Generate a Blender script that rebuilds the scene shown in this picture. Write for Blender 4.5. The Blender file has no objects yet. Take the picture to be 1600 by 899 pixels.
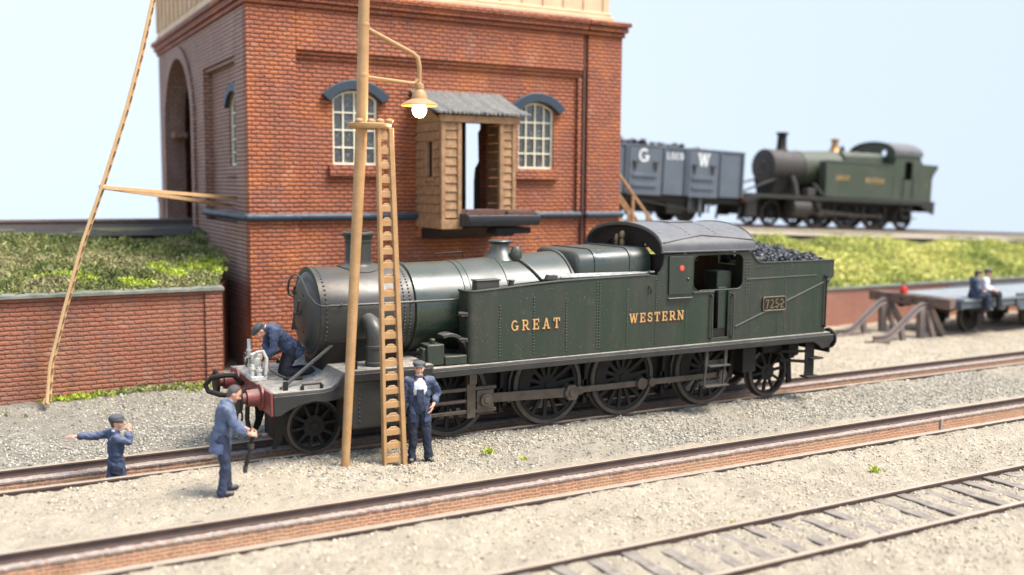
import bpy, bmesh, math, random
import numpy as np
from mathutils import Vector, Matrix
rnd = random.Random(7)
PI = math.pi
V = Vector
SC = bpy.context.scene
COL = SC.collection

# ------------------------------------------------------------------ materials
def nmat(name):
    m = bpy.data.materials.new(name); m.use_nodes = True
    nt = m.node_tree; b = nt.nodes['Principled BSDF']
    return m, nt, b
def nd(nt, t, **kw):
    n = nt.nodes.new(t)
    for k, v in kw.items():
        if k in n.inputs.keys(): n.inputs[k].default_value = v
        else: setattr(n, k, v)
    return n
def lk(nt, a, b): nt.links.new(a, b)
def rgb(c): return (c[0], c[1], c[2], 1)
def mixc(nt, fac, a, b, mode='MIX'):
    n = nt.nodes.new('ShaderNodeMix'); n.data_type = 'RGBA'; n.blend_type = mode
    for s, v in ((0, fac), (6, a), (7, b)):
        if isinstance(v, (int, float)): n.inputs[s].default_value = v
        elif isinstance(v, tuple): n.inputs[s].default_value = rgb(v)
        else: nt.links.new(v, n.inputs[s])
    return n.outputs[2]
def noise(nt, vec, scale, detail=4, rough=.55, dist=0):
    n = nd(nt, 'ShaderNodeTexNoise', Scale=scale, Detail=detail, Roughness=rough, Distortion=dist)
    if vec is not None: lk(nt, vec, n.inputs['Vector'])
    return n.outputs['Fac']
def ramp(nt, val, lo, hi, a=0., b=1.):
    n = nd(nt, 'ShaderNodeMapRange'); n.clamp = True
    lk(nt, val, n.inputs[0])
    for i, v in enumerate((lo, hi, a, b)): n.inputs[i+1].default_value = v
    return n.outputs[0]
def mth(nt, op, a, b=0.):
    n = nt.nodes.new('ShaderNodeMath'); n.operation = op
    for i, v in enumerate((a, b)):
        if isinstance(v, (int, float)): n.inputs[i].default_value = v
        else: lk(nt, v, n.inputs[i])
    return n.outputs[0]
def wmat(name, c1, c2=None, rough=.6, sc=3., fine=40., bump=.15, metal=0., dust=0., dustc=(.42, .38, .31), specks=0., spec=.4, streak=False):
    """weathered surface: two tones in large patches, fine grain, settled dust on upward faces"""
    m, nt, b = nmat(name)
    if c2 is None: c2 = tuple(x*.7 for x in c1)
    tc = nt.nodes.new('ShaderNodeTexCoord'); vec = tc.outputs['Object']
    if streak:
        mp = nd(nt, 'ShaderNodeMapping'); mp.inputs['Scale'].default_value = (1, 1, .25)
        lk(nt, vec, mp.inputs[0]); v1 = mp.outputs[0]
    else: v1 = vec
    f1 = ramp(nt, noise(nt, v1, sc, 6, .6), .35, .65)
    col = mixc(nt, f1, c1, c2)
    f2 = noise(nt, vec, fine, 3, .6)
    col = mixc(nt, ramp(nt, f2, .3, .75, 0, .35), col, tuple(min(1, x*1.6+.004) for x in c1))
    if streak:
        ms_ = nd(nt, 'ShaderNodeMapping'); ms_.inputs['Scale'].default_value = (3.6, 3.6, .55); lk(nt, vec, ms_.inputs[0])
        col = mixc(nt, ramp(nt, noise(nt, ms_.outputs[0], 1., 5, .65), .48, .75, 0, .5), col, (.050, .044, .030))
        col = mixc(nt, ramp(nt, noise(nt, vec, 2.1, 6, .7), .58, .72, 0, .5), col, (.075, .058, .040))
    if specks:
        s = noise(nt, vec, 34, 2, .6)
        col = mixc(nt, mth(nt, 'MULTIPLY', ramp(nt, s, .685, .72), specks), col, (.42, .42, .35))
    if dust:
        g = nt.nodes.new('ShaderNodeNewGeometry'); sx = nt.nodes.new('ShaderNodeSeparateXYZ')
        lk(nt, g.outputs['Normal'], sx.inputs[0])
        d = ramp(nt, sx.outputs[2], .35, .95)
        d = mth(nt, 'MULTIPLY', d, ramp(nt, noise(nt, vec, 9, 5, .65), .3, .65, .25, dust))
        col = mixc(nt, d, col, dustc)
    lk(nt, col, b.inputs['Base Color'])
    lk(nt, ramp(nt, f1, 0, 1, max(.05, rough-.1), min(1, rough+.12)), b.inputs['Roughness'])
    b.inputs['Metallic'].default_value = metal
    b.inputs['Specular IOR Level'].default_value = spec
    if bump:
        bp = nd(nt, 'ShaderNodeBump', Strength=bump, Distance=.02)
        lk(nt, f2, bp.inputs['Height']); lk(nt, bp.outputs[0], b.inputs['Normal'])
    return m
def brickmat(name, c1, c2, c3, mortar, bw=.225, bh=.1, msize=.011, puff=1., stain=(.16, .10, .08), grime=.5, msm=.35, orange=None, vj=1., up=.55):
    m, nt, b = nmat(name)
    tc = nt.nodes.new('ShaderNodeTexCoord'); uv = tc.outputs['UV']; ob = tc.outputs['Object']
    wob = nd(nt, 'ShaderNodeTexNoise', Scale=7., Detail=3); lk(nt, ob, wob.inputs['Vector'])
    vs = nd(nt, 'ShaderNodeVectorMath', operation='SUBTRACT'); lk(nt, wob.outputs['Color'], vs.inputs[0]); vs.inputs[1].default_value = (.5, .5, .5)
    vm = nd(nt, 'ShaderNodeVectorMath', operation='SCALE'); lk(nt, vs.outputs[0], vm.inputs[0]); vm.inputs['Scale'].default_value = .05
    va = nd(nt, 'ShaderNodeVectorMath', operation='ADD'); lk(nt, uv, va.inputs[0]); lk(nt, vm.outputs[0], va.inputs[1])
    def bt(ms, sm, a, c, mo):
        n = nd(nt, 'ShaderNodeTexBrick', Scale=1.)
        n.inputs['Mortar Size'].default_value = ms; n.inputs['Mortar Smooth'].default_value = sm
        n.inputs['Brick Width'].default_value = bw; n.inputs['Row Height'].default_value = bh
        n.inputs['Bias'].default_value = 0.
        n.inputs['Color1'].default_value = rgb(a); n.inputs['Color2'].default_value = rgb(c); n.inputs['Mortar'].default_value = rgb(mo)
        lk(nt, va.outputs[0], n.inputs['Vector']); return n
    t = bt(msize, msm, c1, c2, mortar)
    col = t.outputs['Color']
    big = noise(nt, ob, .9, 5, .6)
    col = mixc(nt, ramp(nt, big, .45, .68, 0, .75), col, c3, 'MIX')
    if orange: col = mixc(nt, ramp(nt, noise(nt, ob, .8, 5, .65), .49, .66, 0, .6), col, orange)
    one = bt(.004, .0, (1, 1, 1), (0, 0, 0), (.5, .5, .5))
    col = mixc(nt, ramp(nt, one.outputs['Color'], 0, 1, 0, .45), col, tuple(x*.62 for x in c2))
    h = bt(bh*.34, 1., (1, 1, 1), (1, 1, 1), (0, 0, 0))
    sy = nt.nodes.new('ShaderNodeSeparateXYZ'); lk(nt, va.outputs[0], sy.inputs[0])
    rw = mth(nt, 'ABSOLUTE', mth(nt, 'SUBTRACT', mth(nt, 'FRACT', mth(nt, 'DIVIDE', sy.outputs[1], bh)), .5))
    rw = ramp(nt, rw, .22, .5)                                  # 1 along the bed joints
    J = mth(nt, 'MAXIMUM', mth(nt, 'MULTIPLY', rw, rw), mth(nt, 'MULTIPLY', h.outputs['Fac'], up))
    col = mixc(nt, ramp(nt, J, .3, 1, 0, .85*vj), col, mortar)
    mps = nd(nt, 'ShaderNodeMapping'); mps.inputs['Scale'].default_value = (3.2, 3.2, .35); lk(nt, ob, mps.inputs[0])
    sk_ = noise(nt, mps.outputs[0], 1., 5, .6)
    col = mixc(nt, ramp(nt, sk_, .54, .72, 0, grime*.9), col, (.075, .05, .04))
    lw = noise(nt, ob, 1.7, 6, .7)
    col = mixc(nt, mth(nt, 'MULTIPLY', ramp(nt, lw, .57, .70, 0, .45), ramp(nt, J, .5, .0)), col, (.50, .33, .25))
    st = noise(nt, ob, 2.3, 6, .65)
    col = mixc(nt, ramp(nt, st, .5, .72, 0, grime), col, stain)
    fn = noise(nt, ob, 28, 4, .6)
    col = mixc(nt, ramp(nt, fn, .35, .75, 0, .35), col, tuple(min(1, x*1.7) for x in c1))
    lk(nt, col, b.inputs['Base Color'])
    b.inputs['Roughness'].default_value = .62
    b.inputs['Specular IOR Level'].default_value = .35
    hh = mth(nt, 'SUBTRACT', 1., J)
    hh = mth(nt, 'POWER', hh, .6)
    hh = mth(nt, 'ADD', hh, mth(nt, 'MULTIPLY', fn, .35))
    bp = nd(nt, 'ShaderNodeBump', Strength=.9, Distance=.028*puff); lk(nt, hh, bp.inputs['Height'])
    lk(nt, bp.outputs[0], b.inputs['Normal'])
    return m
def glassmat(name, c, rough=.08):
    m, nt, b = nmat(name)
    tc = nt.nodes.new('ShaderNodeTexCoord')
    f = noise(nt, tc.outputs['Object'], 9, 4, .7)
    lk(nt, mixc(nt, ramp(nt, f, .52, .68, 0, .6), c, (.32, .33, .33)), b.inputs['Base Color'])
    lk(nt, ramp(nt, f, .4, .7, rough, .5), b.inputs['Roughness'])
    b.inputs['Specular IOR Level'].default_value = .6
    return m
def attrmat(name, rough=.8, trans=0., fine=60):
    m, nt, b = nmat(name)
    a = nt.nodes.new('ShaderNodeAttribute'); a.attribute_name = 'tint'
    lk(nt, a.outputs['Color'], b.inputs['Base Color'])
    b.inputs['Roughness'].default_value = rough; b.inputs['Specular IOR Level'].default_value = .2
    return m

M = {}
M['brick'] = brickmat('red_brick', (.45, .125, .044), (.18, .053, .030), (.28, .10, .062), (.055, .027, .020), orange=(.62, .20, .04), puff=2.5, bw=.2, bh=.092, stain=(.14, .07, .055))
M['brick_grey'] = brickmat('shaded_side_brick', (.44, .23, .16), (.28, .145, .10), (.40, .27, .215), (.09, .062, .05), puff=2.5, bw=.2, bh=.092)  # left face's shade greyed into the brick colour, then lifted against dim light
M['brick_wall'] = brickmat('wall_brick', (.36, .125, .065), (.23, .08, .044), (.34, .15, .09), (.09, .05, .036), orange=(.42, .17, .065), bw=.21, bh=.088, grime=.7, stain=(.16, .10, .082), puff=2., msize=.007, vj=.8, up=.4)
M['brick_right'] = brickmat('pale_wall_brick', (.38, .16, .10), (.32, .13, .085), (.40, .2, .14), (.2, .12, .09), bw=.26, bh=.1, grime=.3)
M['brick_pit'] = brickmat('pit_brick', (.50, .23, .12), (.27, .13, .075), (.42, .29, .16), (.48, .38, .26), bw=.115, bh=.05, msize=.005, up=.9, puff=.25, grime=.45, stain=(.2, .13, .06), msm=.1)
M['blue_brick'] = wmat('blue_engineering_brick', (.026, .04, .056), (.02, .028, .038), .5, 6, 30, .3, dust=.2, dustc=(.25, .29, .32))
M['tan'] = wmat('tan_paint', (.52, .335, .165), (.45, .27, .12), .5, 4, 50, .12)
M['tan_lamp'] = wmat('tan_post_paint', (.39, .225, .095), (.29, .155, .06), .5, 5, 60, .2, specks=.3, dust=.15, dustc=(.6, .45, .28))
M['tan_wood'] = wmat('tan_timber', (.36, .20, .092), (.20, .11, .05), .65, 7, 50, .6)
M['tank_tan'] = wmat('tank_tan', (.60, .42, .25), (.52, .34, .19), .55, 2.5, 30, .2)
M['rung'] = wmat('rung_brown', (.22, .14, .075), (.16, .10, .05), .6, 4, 50, .1)
M['cream'] = wmat('cream_paint', (.74, .66, .48), (.66, .57, .38), .45, 6, 40, .1)
M['glass'] = glassmat('dirty_glass', (.035, .038, .043))
M['roof_grey'] = wmat('corrugated_roof', (.21, .20, .175), (.085, .078, .068), .8, 11, 60, .7, dust=.3, dustc=(.42, .41, .37))
M['black'] = wmat('black_grime', (.015, .0135, .012), (.03, .026, .021), .6, 4, 50, .25, spec=.25, dust=.2, dustc=(.16, .14, .11))
M['dark_iron'] = wmat('dark_iron', (.04, .035, .03), (.06, .05, .04), .45, 5, 60, .2, dust=.3, dustc=(.2, .17, .13))
M['interior'] = wmat('dark_interior', (.07, .045, .03), (.045, .03, .022), .8, 2, 20, .3)
M['tray'] = wmat('tray_iron', (.045, .044, .044), (.028, .027, .027), .5, 6, 40, .5, dust=.4, dustc=(.2, .19, .18))
M['rust'] = wmat('rust_iron', (.13, .055, .035), (.08, .04, .03), .6, 6, 40, .3, dust=.3, dustc=(.3, .22, .18))
M['green'] = wmat('engine_green', (.0095, .0235, .0115), (.022, .022, .014), .42, 1.1, 50, .12, dust=.3, dustc=(.16, .15, .115), specks=.3, spec=.5, streak=True)
M['boiler_green'] = wmat('boiler_green', (.018, .032, .020), (.036, .037, .027), .33, 1.2, 70, .05, dust=.3, dustc=(.2, .21, .18), specks=.25, spec=.6)
M['smokebox'] = wmat('smokebox_grey', (.040, .038, .030), (.027, .027, .022), .40, 1.6, 70, .08, dust=.35, dustc=(.22, .21, .18), specks=.15, spec=.5)
M['roof_engine'] = wmat('cab_roof_grey', (.06, .058, .056), (.08, .077, .073), .42, 2.5, 60, .1, dust=.55, dustc=(.25, .24, .225), specks=.2)
M['engine_black'] = wmat('engine_black', (.009, .008, .0065), (.024, .0195, .0145), .65, 3, 50, .2, spec=.25, dust=.25, dustc=(.14, .12, .09))
M['plate'] = wmat('dusty_footplate', (.05, .046, .038), (.09, .082, .07), .7, 5, 60, .5, dust=.85, dustc=(.46, .43, .36))
M['edge'] = wmat('plate_edge', (.016, .0145, .012), (.028, .025, .02), .55, 5, 60, .3, dust=.9, dustc=(.4, .39, .34))
M['wheel'] = wmat('wheel_black', (.009, .008, .0065), (.024, .0195, .0145), .65, 5, 50, .2, spec=.25)
M['tyre'] = wmat('tyre_steel', (.045, .037, .03), (.075, .06, .046), .45, 6, 50, .15, metal=.3)
M['rod'] = wmat('rod_steel', (.07, .054, .039), (.115, .09, .066), .42, 6, 50, .15, metal=.25, dust=.3, dustc=(.3, .26, .2))
M['beam_red'] = wmat('buffer_red', (.20, .045, .036), (.08, .03, .025), .5, 4, 50, .2, dust=.3)
M['gold'] = wmat('gold_letter', (.46, .29, .105), (.34, .20, .075), .55, 16, 90, 0)
M['letter_red'] = wmat('letter_shade', (.17, .035, .02), None, .6, 20, 90, 0)
M['brass'] = wmat('brass', (.40, .22, .08), (.25, .13, .05), .35, 6, 60, .1, metal=.5)
M['dull_brass'] = wmat('dull_brass', (.20, .15, .08), (.11, .085, .05), .45, 8, 60, .1, metal=.4)
M['steel'] = wmat('pale_steel', (.24, .235, .22), (.14, .137, .13), .4, 9, 60, .2, metal=.35)
M['coal'] = wmat('coal', (.012, .012, .013), (.022, .022, .024), .42, 9, 40, .5, spec=.5)
M['wagon_grey'] = wmat('wagon_grey', (.095, .11, .13), (.075, .088, .105), .55, 1.5, 40, .12)
M['white'] = wmat('white_letter', (.78, .78, .76), None, .6, 8, 50, 0)
M['deck'] = wmat('wagon_deck', (.25, .265, .265), (.18, .195, .20), .6, 2, 30, .2)
M['deck_side'] = wmat('wagon_solebar', (.10, .115, .12), (.07, .08, .085), .6, 3, 30, .2)
M['timber'] = wmat('weathered_timber', (.17, .115, .085), (.11, .075, .058), .75, 5, 30, .5)
M['bufrail'] = wmat('buffer_stop_rail', (.17, .13, .11), (.12, .095, .08), .7, 5, 40, .3)
M['rail'] = wmat('rail_side', (.095, .06, .045), (.065, .043, .035), .65, 4, 50, .3)
M['railtop'] = wmat('rail_head', (.44, .36, .26), (.33, .26, .19), .42, 3, 50, .05, metal=.2)
M['ledge'] = wmat('pit_ledge', (.38, .315, .26), (.22, .175, .14), .95, 9, 40, .8)
M['sleeper'] = wmat('sleeper', (.08, .063, .05), (.16, .13, .10), .85, 5, 30, .5, dust=.6, dustc=(.4, .35, .28))
M['coping'] = wmat('stone_coping', (.12, .13, .095), (.22, .22, .18), .85, 4, 30, .5)
M['red_paint'] = wmat('red_lamp', (.6, .05, .04), None, .4, 8, 40, .05)
M['skin'] = wmat('skin', (.56, .30, .20), (.48, .23, .15), .55, 14, 60, .05)
M['face_dark'] = wmat('face_dark', (.10, .055, .04), None, .6, 14, 60, 0)
M['lips'] = wmat('lips', (.38, .13, .10), None, .5, 14, 60, 0)
M['blue_cloth'] = wmat('blue_jacket', (.052, .070, .118), (.034, .047, .084), .8, 16, 60, .7, dust=.45, dustc=(.26, .28, .34))
M['navy_cloth'] = wmat('navy_trousers', (.014, .017, .028), (.02, .024, .038), .8, 8, 60, .3)
M['dusty_navy'] = wmat('dusty_trousers', (.024, .031, .056), (.035, .044, .073), .8, 8, 60, .3)
M['dusty_jacket'] = wmat('dusty_jacket', (.05, .075, .145), (.12, .14, .17), .8, 4, 45, .3, dust=.3, dustc=(.3, .3, .3), specks=.6)
M['black_cloth'] = wmat('black_trousers', (.014, .014, .018), (.025, .025, .03), .75, 8, 60, .3)
M['white_cloth'] = wmat('white_shirt', (.62, .63, .66), (.5, .51, .55), .8, 9, 60, .2)
M['cap'] = wmat('grey_cap', (.04, .042, .045), (.06, .06, .062), .8, 12, 60, .3, dust=.3, dustc=(.2, .2, .2))
M['hair'] = wmat('grey_brown_hair', (.055, .045, .038), (.09, .08, .07), .7, 12, 90, .4)
M['boot'] = wmat('boot', (.02, .018, .016), (.04, .035, .03), .5, 12, 60, .2, dust=.4)
M['stone'] = attrmat('ballast_stone', .85)
M['leaf'] = attrmat('grass_tuft', .8)

# ------------------------------------------------------------------ mesh building
class MB:
    def __init__(s): s.bm = bmesh.new(); s.mi = 0
    def add(s, vs, fs, smooth=False):
        bv = [s.bm.verts.new(v) for v in vs]
        for f in fs:
            try:
                fc = s.bm.faces.new([bv[i] for i in f]); fc.material_index = s.mi; fc.smooth = smooth
            except ValueError: pass
        return s
    def box(s, x0, x1, y0, y1, z0, z1, mtx=None):
        vs = [V((x, y, z)) for x in (x0, x1) for y in (y0, y1) for z in (z0, z1)]
        if mtx is not None: vs = [mtx @ v for v in vs]
        return s.add(vs, [(0, 1, 3, 2), (4, 6, 7, 5), (0, 4, 5, 1), (2, 3, 7, 6), (0, 2, 6, 4), (1, 5, 7, 3)])
    def frame(s, p0, p1):
        d = (V(p1)-V(p0)); L = d.length; d.normalize()
        a = V((0, 0, 1)) if abs(d.z) < .9 else V((1, 0, 0))
        u = d.cross(a).normalized(); w = u.cross(d).normalized()
        return d, u, w
    def bar(s, p0, p1, wd, ht, up=None):
        """rectangular bar from p0 to p1"""
        p0, p1 = V(p0), V(p1); d, u, w = s.frame(p0, p1)
        if up is not None:
            u = d.cross(V(up)).normalized(); w = u.cross(d).normalized()
        vs = []
        for p in (p0, p1):
            for a, b in ((-1, -1), (1, -1), (1, 1), (-1, 1)): vs.append(p+u*a*wd/2+w*b*ht/2)
        return s.add(vs, [(3, 2, 1, 0), (4, 5, 6, 7), (0, 1, 5, 4), (1, 2, 6, 5), (2, 3, 7, 6), (3, 0, 4, 7)])
    def cyl(s, p0, p1, r0, r1=None, n=16, caps=True):
        r1 = r0 if r1 is None else r1
        p0, p1 = V(p0), V(p1); d, u, w = s.frame(p0, p1)
        ring = lambda p, r: [p+(u*math.cos(2*PI*i/n)+w*math.sin(2*PI*i/n))*r for i in range(n)]
        bv = [s.bm.verts.new(v) for v in ring(p0, r0)+ring(p1, r1)]
        for i in range(n):
            f = s.bm.faces.new([bv[i], bv[(i+1) % n], bv[n+(i+1) % n], bv[n+i]]); f.smooth = True; f.material_index = s.mi
        if caps:
            for rg, rev in ((bv[:n], True), (bv[n:], False)):
                f = s.bm.faces.new(rg[::-1] if rev else rg); f.material_index = s.mi
        return s
    def lathe(s, prof, origin, axis=(0, 0, 1), n=32, a0=0, a1=2*PI):
        """profile of (r, h) turned about axis through origin"""
        o = V(origin); d, u, w = s.frame(o, o+V(axis))
        full = abs(a1-a0-2*PI) < 1e-6; cnt = n if full else n+1
        rows = []
        for r, h in prof:
            if r < 1e-6: rows.append([s.bm.verts.new(o+d*h)])
            else: rows.append([s.bm.verts.new(o+d*h+(u*math.cos(a0+(a1-a0)*i/n)+w*math.sin(a0+(a1-a0)*i/n))*r) for i in range(cnt)])
        for a, b in zip(rows, rows[1:]):
            for i in range(n):
                j = (i+1) % cnt if full else i+1
                q = [a[0] if len(a) == 1 else a[i], a[0] if len(a) == 1 else a[j], b[0] if len(b) == 1 else b[j], b[0] if len(b) == 1 else b[i]]
                q = [v for k, v in enumerate(q) if v not in q[:k]]
                if len(q) > 2:
                    f = s.bm.faces.new(q); f.smooth = True; f.material_index = s.mi
        return s
    def tube(s, pts, r, n=8):
        pts = [V(p) for p in pts]; rings = []; u = None
        for i, p in enumerate(pts):
            d = ((pts[min(i+1, len(pts)-1)]-pts[max(i-1, 0)])).normalized()
            if u is None:
                a = V((0, 0, 1)) if abs(d.z) < .9 else V((1, 0, 0)); u = d.cross(a).normalized()
            u = (u-d*u.dot(d)).normalized(); w = d.cross(u)
            rr = r[i] if isinstance(r, (list, tuple)) else r
            rings.append([s.bm.verts.new(p+(u*math.cos(2*PI*k/n)+w*math.sin(2*PI*k/n))*rr) for k in range(n)])
        for a, b in zip(rings, rings[1:]):
            for k in range(n):
                f = s.bm.faces.new([a[k], a[(k+1) % n], b[(k+1) % n], b[k]]); f.smooth = True; f.material_index = s.mi
        for rg in (rings[0][::-1], rings[-1]):
            f = s.bm.faces.new(rg); f.material_index = s.mi
        return s
    def prism(s, poly, w0, w1, fn=None, holes=()):
        """polygon (u,v) swept from w0 to w1; fn(u,v,w) -> point (default x,z over y)"""
        fn = fn or (lambda u, v, w: (u, w, v))
        tb = bmesh.new(); edges = []
        for lp in (poly,)+tuple(holes):
            bv = [tb.verts.new((p[0], p[1], 0)) for p in lp]
            edges += [tb.edges.new((bv[i], bv[(i+1) % len(bv)])) for i in range(len(bv))]
        if holes:
            bmesh.ops.triangle_fill(tb, use_beauty=True, use_dissolve=False, edges=edges)
        else:
            tb.faces.new(list(tb.verts))
        tb.verts.index_update()
        P = [(v.co.x, v.co.y) for v in tb.verts]
        fs = [[v.index for v in f.verts] for f in tb.faces]
        tb.free()
        n = len(P)
        bv = [s.bm.verts.new(fn(u, v, w0)) for u, v in P]+[s.bm.verts.new(fn(u, v, w1)) for u, v in P]
        new = []
        for f in fs:
            new.append(s.bm.faces.new([bv[i] for i in f])); new.append(s.bm.faces.new([bv[n+i] for i in reversed(f)]))
        k = 0
        for lp in (poly,)+tuple(holes):
            L = len(lp)
            for i in range(L):
                a, b = k+i, k+(i+1) % L
                new.append(s.bm.faces.new([bv[b], bv[a], bv[n+a], bv[n+b]]))
            k += L
        for f in new: f.material_index = s.mi
        bmesh.ops.recalc_face_normals(s.bm, faces=new)
        return s
    def ball(s, c, r, sub=2, sc=(1, 1, 1), mtx=None):
        m4 = Matrix.Translation(V(c)) @ (mtx.to_4x4() if mtx is not None else Matrix()) @ Matrix.Diagonal((sc[0], sc[1], sc[2], 1))
        g = bmesh.ops.create_icosphere(s.bm, subdivisions=sub, radius=r, matrix=m4)
        for v in g['verts']:
            for f in v.link_faces: f.smooth = True; f.material_index = s.mi
        return s
    def build(s, name, mat, parent=None, bev=0., smooth=40, uv=False):
        me = bpy.data.meshes.new(name)
        s.bm.normal_update()
        if uv:
            ul = s.bm.loops.layers.uv.new('UVMap')
            for f in s.bm.faces:
                nx, ny, nz = (abs(c) for c in f.normal)
                for l in f.loops:
                    x, y, z = l.vert.co
                    l[ul].uv = (x, z) if ny >= nx and ny >= nz else ((y, z) if nx >= nz else (x, y))
        s.bm.to_mesh(me); s.bm.free()
        for mm in (mat if isinstance(mat, (list, tuple)) else [mat]): me.materials.append(mm)
        if smooth:
            me.shade_smooth(); me.set_sharp_from_angle(angle=math.radians(smooth))
        o = bpy.data.objects.new(name, me); COL.objects.link(o)
        if parent is not None: o.parent = parent
        if bev:
            b = o.modifiers.new('edge', 'BEVEL'); b.width = bev; b.segments = 2; b.limit_method = 'ANGLE'; b.angle_limit = math.radians(50)
            b.harden_normals = False
        return o
def tag(o, label=None, cat=None, group=None, kind=None):
    if label: o['label'] = label
    if cat: o['category'] = cat
    if group: o['group'] = group
    if kind: o['kind'] = kind
    return o
def thing(name, label, cat, loc=(0, 0, 0), rz=0., group=None):
    o = bpy.data.objects.new(name, None); COL.objects.link(o); o.location = loc; o.rotation_euler = (0, 0, rz)
    o.empty_display_size = .2
    return tag(o, label, cat, group)
def copy_part(o, parent):
    c = o.copy(); COL.objects.link(c); c.parent = parent
    for ch in list(o.children): copy_part(ch, c)
    return c
def npmesh(name, verts, faces, mat, tint=None, parent=None):
    verts = np.asarray(verts, np.float32); faces = np.asarray(faces, np.int32); k = faces.shape[1]
    me = bpy.data.meshes.new(name)
    me.vertices.add(len(verts)); me.vertices.foreach_set('co', verts.ravel())
    me.loops.add(faces.size); me.loops.foreach_set('vertex_index', faces.ravel())
    me.polygons.add(len(faces)); me.polygons.foreach_set('loop_start', np.arange(0, faces.size, k, dtype=np.int32))
    try: me.polygons.foreach_set('loop_total', np.full(len(faces), k, np.int32))
    except Exception: pass
    me.update(calc_edges=True)
    if tint is not None:
        at = me.color_attributes.new('tint', 'FLOAT_COLOR', 'POINT')
        at.data.foreach_set('color', np.concatenate([tint, np.ones((len(tint), 1))], 1).astype(np.float32).ravel())
    me.materials.append(mat)
    o = bpy.data.objects.new(name, me); COL.objects.link(o)
    if parent is not None: o.parent = parent
    return o
_ng = {}
def vnoise(x, y, sc, seed=0):
    """smooth value noise, arrays in, -1..1 out"""
    if seed not in _ng: _ng[seed] = np.random.default_rng(seed).uniform(-1, 1, (256, 256))
    g = _ng[seed]; x = np.asarray(x)*sc+1000.; y = np.asarray(y)*sc+1000.
    xi = np.floor(x).astype(int); yi = np.floor(y).astype(int); fx = x-xi; fy = y-yi
    fx = fx*fx*(3-2*fx); fy = fy*fy*(3-2*fy)
    a = g[xi & 255, yi & 255]; b = g[(xi+1) & 255, yi & 255]; c = g[xi & 255, (yi+1) & 255]; d = g[(xi+1) & 255, (yi+1) & 255]
    return (a*(1-fx)+b*fx)*(1-fy)+(c*(1-fx)+d*fx)*fy
def fbm(x, y, sc, seed=0, n=4, g=.5):
    return sum(vnoise(x, y, sc*2**i, seed+i)*g**i for i in range(n))

# ------------------------------------------------------------------ slab lettering
def arc(cx, cy, rx, ry, a0, a1, t, n=9):
    p = [(cx+rx*math.cos(math.radians(a0+(a1-a0)*i/n)), cy+ry*math.sin(math.radians(a0+(a1-a0)*i/n))) for i in range(n+1)]
    return [(p[i][0], p[i][1], p[i+1][0], p[i+1][1], t) for i in range(n)]
T, H = .2, .13
def sf(x, y, w=.2): return [(x-w, y+(H/2 if y < .5 else -H/2), x+w, y+(H/2 if y < .5 else -H/2), H)]
def stem(x): return [(x, 0, x, 1, T)]
GLY = {
 'G': (.9, arc(.45, .5, .36, .43, 45, 320, .17, 14)+[(.76, .08, .76, .46, T), (.52, .43, .92, .43, H)]),
 'R': (.95, stem(.22)+[(.02, .065, .42, .065, H), (.02, .935, .5, .935, H), (.22, .46, .5, .46, H)]+arc(.5, .7, .24, .235, 90, -90, .17, 8)+[(.5, .46, .78, .06, T), (.7, .065, .98, .065, H)]),
 'E': (.85, stem(.22)+[(.02, .065, .78, .065, H), (.02, .935, .78, .935, H), (.22, .5, .58, .5, H), (.75, .0, .75, .3, H), (.75, .7, .75, 1, H), (.58, .36, .58, .64, .1)]),
 'A': (1., [(.2, 0, .48, 1, .15), (.82, 0, .5, 1, T), (.3, .33, .7, .33, H)]+sf(.17, 0, .18)+sf(.82, 0, .18)),
 'T': (.85, stem(.42)+[(.02, .935, .82, .935, H), (.07, .68, .07, 1, H), (.78, .68, .78, 1, H)]+sf(.42, 0, .2)),
 'W': (1.25, [(.14, 1, .38, 0, T), (.4, 0, .62, .95, .15), (.62, .95, .85, 0, T), (.87, 0, 1.1, 1, .15)]+sf(.14, 1, .17)+sf(.62, 1, .13)+sf(1.1, 1, .15)),
 'S': (.75, arc(.38, .72, .26, .21, 25, 270, .16, 10)+arc(.38, .28, .28, .21, 90, -160, .17, 10)+[(.64, .66, .64, .94, H), (.1, .06, .1, .36, H)]),
 'N': (1., [(.18, 0, .18, 1, .15), (.18, 1, .8, 0, T), (.8, 0, .8, 1, .15)]+sf(.18, 0, .18)+sf(.12, 1, .14)+sf(.8, 1, .18)),
 'L': (.75, [(.15, 0, .15, 1, .22), (.05, .08, .65, .08, .17)]),
 'O': (.9, arc(.43, .5, .33, .42, 0, 360, .19, 18)),
 'C': (.8, arc(.43, .5, .33, .42, 50, 310, .19, 14)),
 '7': (.7, [(.08, .93, .64, .93, .15), (.6, .95, .3, 0, .17), (.08, .72, .08, .98, .1)]),
 '2': (.75, arc(.36, .7, .25, .24, 165, -30, .15, 9)+[(.56, .56, .12, .1, .16), (.08, .07, .68, .07, .14)]),
 '5': (.75, [(.14, .93, .62, .93, .14), (.16, .95, .14, .5, .13)]+arc(.34, .31, .27, .25, 110, -150, .15, 10)),
}
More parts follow.
